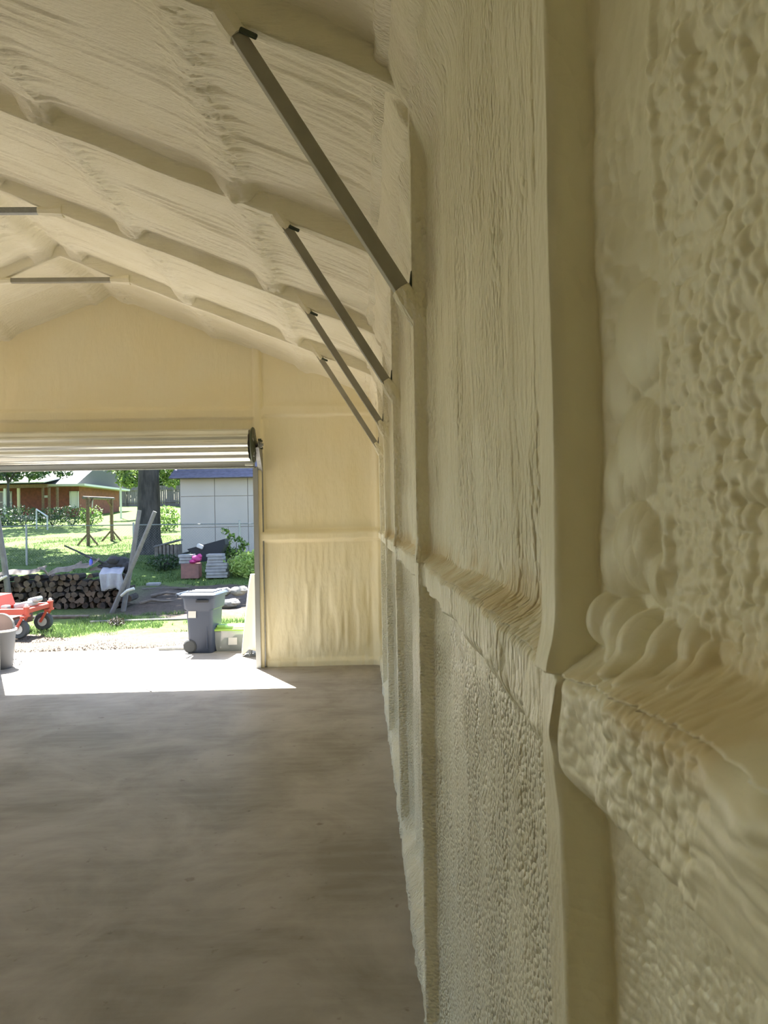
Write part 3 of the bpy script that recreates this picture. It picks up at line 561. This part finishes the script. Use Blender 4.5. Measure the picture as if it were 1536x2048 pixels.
def handrail():
    t = thing('handrail', (-15.6, 34, T(34)), 'pale handrail sloping down from the porch', 'railing'); y = 36.0
    MB().tube([(-15.05, 34.0, 2.38), (-14.3, 33.4, 2.03)], .035, 6).build('rail', m_white, t); MB().tube([(-14.3, 33.4, 2.05), (-14.3, 33.4, T(33.4)-.05)], .035, 6).build('post', m_white, t); MB().tube([(-15.05, 34.0, 2.38), (-15.05, 34.0, T(34)-.05)], .035, 6).build('post', m_white, t)
handrail()
# ---- board fence far behind
def board_fence():
    t = thing('board_fence', (-18, 58, T(58)), 'tall weathered board fence across the back of the lawn', 'fence'); b = MB(); x = -24.0; k = 0
    while x < -8.5: b.box((x, 58.8+.012*(k % 2), T(58.8)+.82+.02*math.sin(k*1.7)), (.145, .022, 1.7)); x += .158; k += 1
    o = b.build('board_run', m_fence, t); o['kind'] = 'stuff'
    for k in range(7): MB().box((-23.9+2.5*k, 58.68, T(58.8)+.83), (.10, .10, 1.78)).build('post', m_wood, t)
    for z in (.35, 1.35): MB().box((-16.2, 58.74, T(58.8)+z), (15.6, .05, .09)).build('rail', m_fence, t)
board_fence()
o = MB().lathe([(.058, T(40.9)-.05), (.052, 3.5), (.045, 6.6), (.07, 6.6), (.07, 6.7), (0, 6.75)], (-13.45, 40.9, 0), 12).build('pole', m_white); tag(o, 'tall slim white pole standing on the lawn', 'pole')
# ---- chain link fence
def chain_fence():
    y = 20.5; z = T(y); t = thing('chain_link_fence', (-7, y, z), 'low chain link fence with a thin top rail crossing the yard', 'fence')
    for x in (-12.3, -9.36, -6.4, -3.45, -.6): MB().tube([(x, y, z-.1), (x, y, z+1.12), (x, y, z+1.14)], [.03, .03, .012], 8).build('post', m_galv, t)
    MB().tube([(-15, y, 1.64), (-9.3, y, 1.62), (-3.4, y, 1.58), (1, y, 1.56)], .016, 6).build('rail', m_galv, t)
    b = MB(); s = .075; n = int(13/s)
    for i in range(n):
        x = -12.5+i*s
        for sg in (-1, 1): b.tube([(x, y+.02, z+.02), (x+sg*1.02, y+.02, z+1.04)], .0012, 3, False)
    o = b.build('wire_mesh', m_galv, t); o['kind'] = 'stuff'
chain_fence()
# ---- wooden hanging frame on the lawn
def frame():
    t = thing('wooden_frame', (-9.5, 26, T(26)), 'brown wooden hanging frame with splayed feet standing on the lawn', 'frame'); top = 2.57
    L_ = [(-9.56, 25.6), (-9.22, 27.0)]
    for (x, y) in L_:
        z = T(y); MB().box((x, y, (z+top)/2), (.10, .10, top-z), bev=.008).build('leg', m_woodbr, t)
        for s in (-1, 1): d = Vector((s*.36, -.05, -.42)); MB().tube([(x, y, z+.42), (x+s*.36, y-.06, z)], .035, 6).build('foot_brace', m_woodbr, t)
        MB().tube([(x, y, z+.42), (x, y+(.35 if y > 26 else -.1), z)], .03, 6).build('foot_brace', m_woodbr, t)
    a, b_ = Vector((*L_[0], top)), Vector((*L_[1], top)); d = (b_-a).normalized(); MB().tube([a-d*.18+Vector((-.05, 0, 0)), b_+d*.15], .055, 6).build('top_beam', m_wood, t)
    for P, q in ((a, 1), (b_, -1)): MB().tube([P+Vector((0, 0, -.32)), P+d*q*.32], .03, 6).build('knee', m_woodbr, t)
    MB().tube([a+d*.3, a+d*.25+Vector((0, 0, -.35))], .02, 6).build('strap', m_white, t)
frame()
# ---- crossed weathered posts in front of the woodpile
def post(P, Q, r, label): o = MB().tube([P, tuple((Vector(P)+Vector(Q))/2+Vector((.01, 0, 0))), Q], [r, r*.95, r*.85], 8).build('weathered_post', m_greypost, smooth=True, origin=P); tag(o, label, 'post', 'leaning weathered posts')
post((-4.56, 13.9, T(13.9)-.03), (-4.30, 14.15, 1.90), .05, 'upright grey post before the big trunk, right of the woodpile'); post((-4.72, 13.72, T(13.7)-.03), (-3.88, 13.72, 1.86), .045, 'grey post leaning right, crossing the upright one'); post((-6.70, 14.0, T(14)-.03), (-6.95, 14.0, 1.95), .06, 'grey leaning post at the left edge of the door view')
post((-6.78, 13.6, .0), (-7.0, 13.9, .95), .03, 'thin dark pole leaning beside the left grey post')
# ---- firewood pile
def log_proto(k):
    rd = random.Random(k); n = 7; a0 = rd.random()*6; poly = []; r = .062
    w0, w1 = (0, 6.28) if k % 3 else (0, 3.6)
    for i in range(n): a = a0+w0+(w1-w0)*i/(n-(0 if k % 3 else 1)); q = r*rd.uniform(.8, 1.15); poly.append((q*math.cos(a), q*math.sin(a)))
    b = MB(); b.prism(poly, -.2, .2, 'XZ'); o = b.build('firewood_log', m_logbark); o.data.materials.append(m_logend)
    for p in o.data.polygons:
        if abs(p.normal.y) > .9 or (k % 3 == 0 and p.area > .03): p.material_index = 1
    return o
protos = [log_proto(k) for k in range(7)]; nl = 0
for row in range(6):
    cnt = 24-row//2
    for i in range(cnt):
        x = -7.42+.122*i+.061*(row % 2)+.06*row/2+random.uniform(-.012, .012); z = T(14.3)+.05+row*.108+random.uniform(-.012, .012)
        if row == 5 and random.random() < .3: continue
        k = (nl*5+row) % 7; o = protos[nl] if nl < 7 else protos[k].copy()
        if nl >= 7: C.objects.link(o)
        o.location = (x, 14.3+random.uniform(-.06, .06), z); o.rotation_euler = (random.uniform(-.03, .03), random.uniform(0, 6.28), random.uniform(-.07, .07))
        tag(o, 'split firewood log stacked in the long low woodpile', 'firewood', 'firewood logs in the woodpile'); nl += 1
def slab(x, z, l, wd, rot, tilt, label):
    rd = random.Random(int(l*100)); n = 8; v = []; f = []
    for i in range(n+1):
        u = (i/n-.5)*l; ww = wd*(1-.5*abs(2*i/n-1)**3)*rd.uniform(.85, 1.1); zz = .03*math.sin(i*.9)
        v += [(u, -ww/2, zz), (u, 0, zz+.035), (u, ww/2, zz), (u, 0, zz-.01)]
    for i in range(n):
        for j in range(4): f.append((i*4+j, i*4+(j+1) % 4, i*4+4+(j+1) % 4, i*4+4+j))
    f += [(0, 1, 2, 3), (n*4+3, n*4+2, n*4+1, n*4)]
    b = MB().add(v, f); o = b.build('bark_slab', m_wood); o.location = (x, 14.15, z); o.rotation_euler = (.35, tilt, rot); tag(o, label, 'wood', 'bark slabs lying on the woodpile')
slab(-6.55, .76, .9, .26, .1, -.12, 'long grey bark slab on the left end of the woodpile'); slab(-6.1, .74, .34, .2, .9, .5, 'short pale curled bark slab left of the pile middle'); slab(-5.72, .80, .62, .28, .25, -.30, 'tilted brown bark slab on the pile middle')
slab(-5.35, .86, .62, .26, -.1, -.28, 'highest bark slab, just left of the blue bottle'); slab(-4.95, .80, .6, .24, .1, -.15, 'bark slab running under the black bag')
o = MB().tube([(-7.25, 13.9, .28), (-7.0, 13.85, .40), (-6.88, 13.9, .62), (-6.72, 13.9, .70)], [.045, .04, .035, .02], 8).build('dead_branch', mat('bleached_branch', (.55, .50, .46), .8), smooth=True); tag(o, 'bleached bent branch leaning on the left end of the woodpile', 'branch')
def blob_thing(name, parts, material, label, cat, grp=None):
    b = MB()
    for k, (c, r) in enumerate(parts): b.blob(c, r, 12, 8, .10, k)
    o = b.build(name, material, smooth=True, origin=parts[0][0]); return tag(o, label, cat, grp)
blob_thing('black_bag', [((-4.86, 14.2, .84), (.22, .16, .10)), ((-4.66, 14.2, .86), (.17, .14, .15)), ((-4.80, 14.12, .94), (.12, .1, .09)), ((-4.56, 14.15, .80), (.10, .12, .12)), ((-5.02, 14.2, .81), (.14, .14, .06))], m_blk, 'crumpled black bag lying on the right end of the woodpile', 'bag')
for k in range(4): o = MB().tube([(-5.0+.09*k, 14.2-.05*k, .88-.02*k), (-5.78+.15*k, 14.25-.05*k, 1.24-.07*k)], .011+.007*(k == 0), 6).build('dark_pole', m_blk, origin=(-5.0+.05*k, 14.2-.05*k, .86-.02*k)); tag(o, ['topmost and thickest', 'second from the top', 'third from the top', 'lowest'][k]+' of the dark poles sloping out of the black bag', 'pole', 'dark poles resting in the black bag')
def drape():
    v = []; f = []; nx, nz = 14, 12
    for j in range(nz+1):
        q = j/nz
        for i in range(nx+1):
            u = i/nx; x = -4.98+u*.42+.03*q; z = .80-.42*q-.03*math.sin(u*9)*q; y = 14.07-.20*min(1, q*4)-.03*math.sin(u*14+q*3)
            v.append((x, y, z+(.06*math.sin(u*3.14) if q == 1 else 0)))
    for j in range(nz):
        for i in range(nx): a = j*(nx+1)+i; f.append((a, a+1, a+nx+2, a+nx+1))
    o = MB().add(v, f).build('grey_sheet', m_bag, smooth=True); s = o.modifiers.new('thick', 'SOLIDIFY'); s.thickness = .02; tag(o, 'pale grey plastic sheet hanging over the right end of the woodpile', 'sheet')
drape()
o = MB().lathe([(0, 0), (.032, 0), (.035, .10), (.02, .13), (.012, .15), (.012, .17), (0, .17)], (-5.22, 14.1, .84), 12, cap=False).build('bottle', mat('blue_plastic', (.05, .07, .45), .3), smooth=True); tag(o, 'small blue bottle standing on the woodpile', 'bottle')
o = MB().tube([(-4.52, 13.7, .30), (-4.38, 13.6, .40), (-4.25, 13.6, .44)], .028, 8).build('white_pipe', m_white, smooth=True); tag(o, 'short white pipe sticking out right of the woodpile', 'pipe')
o = MB().tube([(-6.6, 13.2, .0), (-5.6, 13.1, .01), (-4.9, 13.1, .0)], .035, 6).build('edging_timber', m_wood); tag(o, 'long low edging timber on the grass before the woodpile', 'timber', 'edging timbers')
o = MB().tube([(-4.6, 12.35, .0), (-3.6, 12.45, .0), (-2.9, 12.5, .0)], .028, 6).build('edging_timber', m_greypost); tag(o, 'pale pole lying on the grass behind the wheeled bin', 'timber', 'edging timbers')
for (x, y, l, a, lb) in ((-3.95, 15.2, .9, .15, 'bare crooked branch on the soil right of the posts'), (-3.3, 14.9, .7, -.2, 'branch on the soil above the wheeled bin'), (-4.1, 14.4, .6, .3, 'short branch beside the white pipe')):
    z = T(y); o = MB().tube([(x-l/2, y, z+.02), (x-l/6, y+a*.2, z+.08), (x+l/5, y+a*.4, z+.05), (x+l/2, y+a, z+.03)], [.035, .03, .022, .012], 7).build('fallen_branch', m_wood, smooth=True); tag(o, lb, 'branch', 'fallen branches')
for k, (x, y, z, s, lb) in enumerate(((-2.86, 13.9, .10, .17, 'front left sack of the rubble heap'), (-2.55, 13.8, .10, .19, 'front right sack of the rubble heap'), (-2.74, 14.1, .26, .16, 'upper left sack of the rubble heap'), (-2.42, 14.1, .28, .16, 'upper right sack of the rubble heap beside the cloth'))):
    blob_thing('sack', [((x, y, z+T(y)), (s, .15, .09)), ((x+.08, y, z+T(y)+.02), (s*.7, .13, .08))], m_sack, 'pale lumpy '+lb, 'sack', 'sacks heaped behind the green lidded box')
# ---- paver stacks, pot, tarp, bin by the shed
def pavers(x, y, z, wd, n, h, step, what):
    for k in range(n):
        o = MB().box((0, 0, 0), (wd*(1+.04*math.sin(k*3)), .36, h-.008), bev=.006).build('paver', m_stone); o.location = (x+.012*math.sin(k*2.3)+step*(k > n-4)*0, y+.01*math.cos(k*2), z+h*(k+.5)); o.rotation_euler.z = .05*math.sin(k*1.9)
        tag(o, what % ['lowest', 'second', 'third', 'fourth', 'fifth', 'sixth', 'seventh', 'eighth'][k], 'paver', 'concrete pavers stacked by the shed')
pavers(-3.50, 17.6, T(17.6), .50, 5, .072, 0, '%s wide grey paver of the tall stack'); pavers(-3.53, 17.6, T(17.6)+.36, .38, 3, .072, 0, '%s narrow grey paver on top of the tall stack')
MB_ = MB().box((0, 0, 0), (.42, .36, .36), bev=.01); o = MB_.build('block', m_redbox); o.location = (-4.13, 17.6, T(17.6)+.18); tag(o, 'red brown masonry block under the low paver stack', 'block')
pavers(-4.22, 17.6, T(17.6)+.36, .33, 3, .072, 0, '%s paver of the low stack on the red brown block')
blob_thing('pink_bag', [((-3.97, 17.45, .77), (.12, .10, .09)), ((-4.05, 17.42, .71), (.09, .08, .05)), ((-3.90, 17.45, .83), (.06, .06, .06))], m_pink, 'bright pink bag on the low paver stack', 'bag')
def tarp():
    t = thing('wheelbarrow', (-3.85, 18.3, T(18.3)), 'black wheelbarrow tipped up against the shed side weeds', 'wheelbarrow'); z = T(18.3)
    b = MB(); q = [(-4.35, .62), (-3.42, .86), (-3.40, .72), (-3.62, .34), (-4.0, .30)]; b.prism([(x, zz+z) for x, zz in q], 18.1, 18.6, 'XZ'); b.build('tray', m_blk, t)
    for yy in (18.15, 18.55): MB().tube([(-3.45, yy, z+.78), (-4.5, yy, z+.50)], .016, 6).build('handle', m_blk, t)
    MB().lathe([(0, -.03), (.13, -.04), (.16, 0), (.13, .04), (0, .03)], (-3.35, 18.35, z+.20), 16, 'Y', False).build('wheel', m_tyre, t, True); MB().tube([(-3.35, 18.35, z+.2), (-3.6, 18.35, z+.42)], .014, 6).build('leg', m_galv, t); MB().tube([(-3.9, 18.35, z), (-3.85, 18.35, z+.34)], .014, 6).build('leg', m_galv, t)
tarp()
o = MB().box((-4.02, 18.1, T(18.1)+.70), (.16, .12, .10), Matrix.Rotation(.4, 3, 'Y'), .02).build('white_jug', m_white); o.location.z += 0; tag(o, 'small white jug on the wheelbarrow handles', 'jug')
def oldbin():
    x, y = -5.28, 19.9; z = T(y); t = thing('slatted_bin', (x, y, z), 'low grey slatted bin in the weeds left of the shed', 'bin')
    for k in range(6):
        for s in (-1, 1): MB().box((x-.25+.1*k, y+s*.25, z+.28), (.075, .02, .56)).build('slat', m_wood, t)
    for k in range(5):
        for s in (-1, 1): MB().box((x+s*.30, y-.2+.1*k, z+.28), (.02, .075, .56)).build('slat', m_wood, t)
    MB().box((x, y, z+.6), (.66, .56, .04), Matrix.Rotation(-.25, 3, 'Y')).build('lid', m_greypost, t)
oldbin()
o = MB().box((-4.75, 16.6, T(16.6)+.04), (.28, .22, .06), bev=.01).build('paver', m_stone); tag(o, 'single pale paver lying in the grass left of the stacks', 'paver', 'concrete pavers stacked by the shed')
o = MB().box((-4.35, 16.1, T(16.1)+.02), (1.0, .06, .03)).build('thin_plank', m_wood); tag(o, 'thin plank lying on grass before the paver stacks', 'plank')
# ---- wheeled bin
def bin_():
    t = thing('wheeled_bin', (0, 0, 0), 'dark blue grey wheeled bin with open ribbed lid edge and white sticker', 'bin'); n = 10
    def ring(wx, wy, z, r=.05):
        o_ = []
        for sx, sy, a0 in ((1, 1, 0), (-1, 1, 90), (-1, -1, 180), (1, -1, 270)):
            for k in range(4): a = math.radians(a0+30*k); o_.append((sx*(wx/2-r)+r*math.cos(a), sy*(wy/2-r)+r*math.sin(a), z))
        return o_
    b = MB(); secs = [(.30, .36, .0), (.31, .38, .05), (.345, .42, .52), (.35, .425, .54), (.40, .45, .56), (.42, .47, .69), (.45, .50, .695), (.45, .50, .715), (.41, .46, .715), (.40, .45, .6)]
    for k, (a, c, z) in enumerate(secs): b.v += ring(a, c, z)
    for k in range(len(secs)-1):
        for i in range(16): b.f.append((k*16+i, k*16+(i+1) % 16, k*16+16+(i+1) % 16, k*16+16+i))
    b.f.append(tuple(range(16))[::-1]); b.f.append(tuple(range((len(secs)-1)*16, len(secs)*16))); b.build('body', m_bin, t, True)
    b = MB()
    for k, (a, c, z) in enumerate([(.47, .52, .718), (.475, .525, .735), (.44, .49, .752), (.36, .42, .758)]): b.v += ring(a, c, z)
    for k in range(3):
        for i in range(16): b.f.append((k*16+i, k*16+(i+1) % 16, k*16+16+(i+1) % 16, k*16+16+i))
    b.f.append(tuple(range(16))[::-1]); b.f.append(tuple(range(48, 64))); lid = b.build('lid', m_bin, t, True)
    for k in range(4): MB().box((0, -.15+.10*k, .762), (.36, .035, .018), bev=.006).build('lid_rib', m_bin, lid)
    for s in (-1, 1): MB().tube([(-.22, s*.16, .70), (-.29, s*.16, .735), (-.30, s*.16, .70)], .013, 6).build('handle_arm', m_bin, t)
    MB().tube([(-.295, -.2, .735), (-.295, .2, .735)], .016, 8).build('handle', m_bin, t, True)
    for s in (-1, 1): w_ = MB().lathe([(0, -.02), (.07, -.022), (.085, -.01), (.085, .01), (.07, .022), (0, .02)], (-.13, s*.19, .086), 20, 'Y', False).build('wheel', m_tyre, t, True)
    MB().box((.06, -.252, .66), (.16, .03, .03), bev=.006).build('lid_catch', m_blk, t)
    MB().box((-.085, -.218, .49), (.10, .005, .085), Matrix.Rotation(-.09, 3, 'X')).build('sticker', m_white, t)['label'] = 'white paper sticker'
    for z, y_ in ((.30, -.203), ): MB().box((.10, -.200, .27), (.012, .012, .42), Matrix.Rotation(-.055, 3, 'X')).build('moulded_rib', m_bin, t)
    t.location = (-2.04, 9.38, 0); t.rotation_euler.z = math.radians(-8)
bin_()
# ---- storage box with green lid
def tote():
    t = thing('storage_box', (0, 0, 0), 'clear plastic storage box with a lime green lid next to the bin', 'box'); m_clear = mat('clear_plastic', (.36, .40, .41), .25, alpha=.55); m_lime = mat('lime_plastic', (.28, .46, .08), .4)
    b = MB(); k = 0; sec = [(.19, .16, 0), (.225, .19, .245), (.235, .2, .25), (.235, .2, .258)]
    for hx, hy, z in sec: b.v += [(-hx, -hy, z), (hx, -hy, z), (hx, hy, z), (-hx, hy, z)]
    for q in range(3):
        for i in range(4): b.f.append((q*4+i, q*4+(i+1) % 4, q*4+4+(i+1) % 4, q*4+4+i))
    b.f.append((3, 2, 1, 0)); b.build('body', m_clear, t); MB().box((0, 0, .275), (.50, .43, .026), bev=.01).box((0, 0, .293), (.42, .35, .02), bev=.008).build('lid', m_lime, t)
    MB().box((-.13, -.09, .312), (.12, .13, .04), bev=.012).build('lid_handle', mat('darker_lime', (.22, .42, .12), .5), t); MB().box((.02, -.192, .13), (.11, .004, .09), Matrix.Rotation(-.12, 3, 'X')).build('sticker', m_white, t)
    MB().box((.08, 0, .09), (.2, .28, .15), bev=.03).build('contents', mat('box_contents', (.20, .22, .20), .8), t); MB().box((-.09, .0, .07), (.12, .26, .12), bev=.03).build('contents', m_white, t)
    t.location = (-1.69, 9.46, 0)
tote()
# ---- cream sheet hanging over a stand by the right jamb
def cloth():
    v = []; f = []; n, m = 40, 18
    for j in range(m+1):
        q = j/m
        for i in range(n):
            a = 2*math.pi*i/n; fold = 1+.10*math.sin(a*7+q*2)*q+.05*math.sin(a*13)*q; rx = (.055+.125*q**.7)*fold; ry = (.06+.15*q**.7)*fold
            z = .975-q*.92+.05*math.sin(a*3+1)*q**3+(.02 if q == 0 else 0); v.append((-1.335+.02*q+rx*math.cos(a), 9.0+ry*math.sin(a), z))
    for j in range(m):
        for i in range(n): f.append((j*n+i, j*n+(i+1) % n, (j+1)*n+(i+1) % n, (j+1)*n+i))
    f.append(tuple(range(n))); o = MB().add(v, f).build('draped_sheet', m_cream, smooth=True); s = o.modifiers.new('thick', 'SOLIDIFY'); s.thickness = .006; tag(o, 'cream sheet draped to the ground beside the right door jamb', 'sheet')
    t = thing('folding_stand', (-1.335, 9.0, 0), 'light stand hidden under the cream sheet', 'stand')
    for k in range(4): a = .785+1.57*k; MB().tube([(-1.335, 9.0, .97), (-1.335+.10*math.cos(a), 9.0+.12*math.sin(a), .0)], .010, 6).build('leg', m_galv, t)
cloth()
# ---- bucket, hoop and wire at the left jamb
def bucket():
    t = thing('tub', (-4.245, 8.56, 0), 'grey plastic tub with pale rim beside the left door jamb', 'tub'); c = (-4.245, 8.56, 0); m_tub = mat('tub_plastic', (.085, .09, .105), .5)
    MB().lathe([(0, 0), (.145, 0), (.150, .02), (.185, .43), (.178, .43), (.142, .03), (0, .03)], c, 32, cap=False).build('body', m_tub, t, True); MB().lathe([(.183, .425), (.198, .43), (.198, .447), (.18, .45), (.178, .43)], c, 32, cap=False).build('rim', mat('pale_rim', (.62, .66, .65), .5), t, True)
    t2 = thing('round_sieve', (-4.245, 8.6, .45), 'round pinkish sieve standing upright in the tub', 'sieve'); c = (-4.245, 8.62, .47)
    MB().lathe([(.145, -.02), (.155, -.02), (.155, .02), (.145, .02), (.145, -.02)], c, 32, 'Y', False).build('hoop', m_sack, t2, True); MB().lathe([(0, -.004), (.147, -.004), (.147, .004), (0, .004)], c, 32, 'Y', False).build('mesh', mat('pink_mesh', (.20, .135, .12), .8), t2)
    pts = [(-4.065+.05*math.cos(a*.7), 8.62+.03*math.sin(a), .05+.04*math.sin(a*.7)) for a in np.linspace(0, 18, 50)]
    o = MB().tube(pts, .004, 5).build('wire_coil', m_greypost); tag(o, 'small tangle of pale wire beside the grey tub', 'wire')
bucket()
o = MB().box((-2.49, 9.50, .018), (.34, .09, .035), bev=.005).build('flat_bar', m_galv); tag(o, 'short flat metal bar on the slab left of the bin', 'bar')
# ---- orange riding mower, its front pointing right
def mower():
    t = thing('riding_mower', (-5.6, 11.3, 0), 'orange zero turn mower with small front caster wheels', 'mower')
    for y in (10.9, 11.72):
        MB().lathe([(0, -.035), (.07, -.04), (.085, -.05), (.125, -.05), (.142, -.03), (.145, 0), (.142, .03), (.125, .05), (.085, .05), (.07, .04), (0, .035)], (-5.10, y, .115), 24, 'Y', False).build('caster_wheel', m_tyre, t, True)
        MB().lathe([(0, -.055), (.07, -.055), (.07, .055), (0, .055)], (-5.10, y, .115), 16, 'Y', False).build('hub', mat('hub_grey', (.45, .45, .45), .5), t, True)
        for s in (-1, 1): MB().tube([(-5.12, y+s*.075, .115), (-5.02, y+s*.075, .29)], .022, 6).build('fork', m_orange, t)
        MB().box((-5.01, y, .30), (.08, .19, .03), bev=.006).build('fork_bridge', m_orange, t); MB().lathe([(.04, .30), (.04, .42), (.046, .42), (.046, .44), (0, .45)], (-4.99, y, 0), 14).build('pivot', m_orange, t, True); MB().blob((-4.99, y, .455), .03, 8, 5).build('cap', m_white, t, True)
        MB().box((-5.75, y, .37), (1.5, .07, .09), bev=.01).build('frame_rail', m_orange, t)
    MB().box((-5.02, 11.31, .37), (.07, .82, .07), bev=.01).build('front_bar', m_orange, t)
    MB().prism([(-6.5, .12), (-5.28, .12), (-5.28, .26), (-5.4, .30), (-6.4, .30)], 10.85, 11.75, 'XZ').build('cutting_deck', mat('deck_dark', (.13, .05, .04), .6), t)
    MB().box((-5.15, 11.25, .44), (.22, .40, .09), Matrix.Rotation(-.2, 3, 'Y'), .03).box((-5.06, 11.35, .50), (.16, .22, .08), Matrix.Rotation(-.2, 3, 'Y'), .03).build('foot_plate', mat('pale_grey_plastic', (.33, .33, .34), .5), t)
    MB().box((-5.34, 11.0, .40), (.10, .14, .12), bev=.02).build('bracket', m_galv, t)
    MB().prism([(-6.6, .40), (-5.50, .40), (-5.56, .58), (-6.5, .62)], 10.95, 11.65, 'XZ').build('body', m_orange, t); MB().box((-6.2, 11.3, .75), (.5, .5, .12), bev=.04).box((-6.45, 11.3, 1.0), (.12, .5, .45), bev=.04).build('seat', m_blk, t)
    for y in (10.8, 11.8): MB().lathe([(0, -.10), (.2, -.11), (.27, -.10), (.29, -.05), (.29, .05), (.27, .10), (.2, .11), (0, .10)], (-6.6, y, .27), 26, 'Y', False).build('drive_wheel', m_tyre, t, True)
    for y in (11.05, 11.55): MB().tube([(-6.1, y, .6), (-5.9, y, 1.0), (-5.8, 11.3+(y-11.3)*.3, 1.08)], .016, 7).build('lever', m_blk, t)
    t.rotation_euler.z = 0
mower()
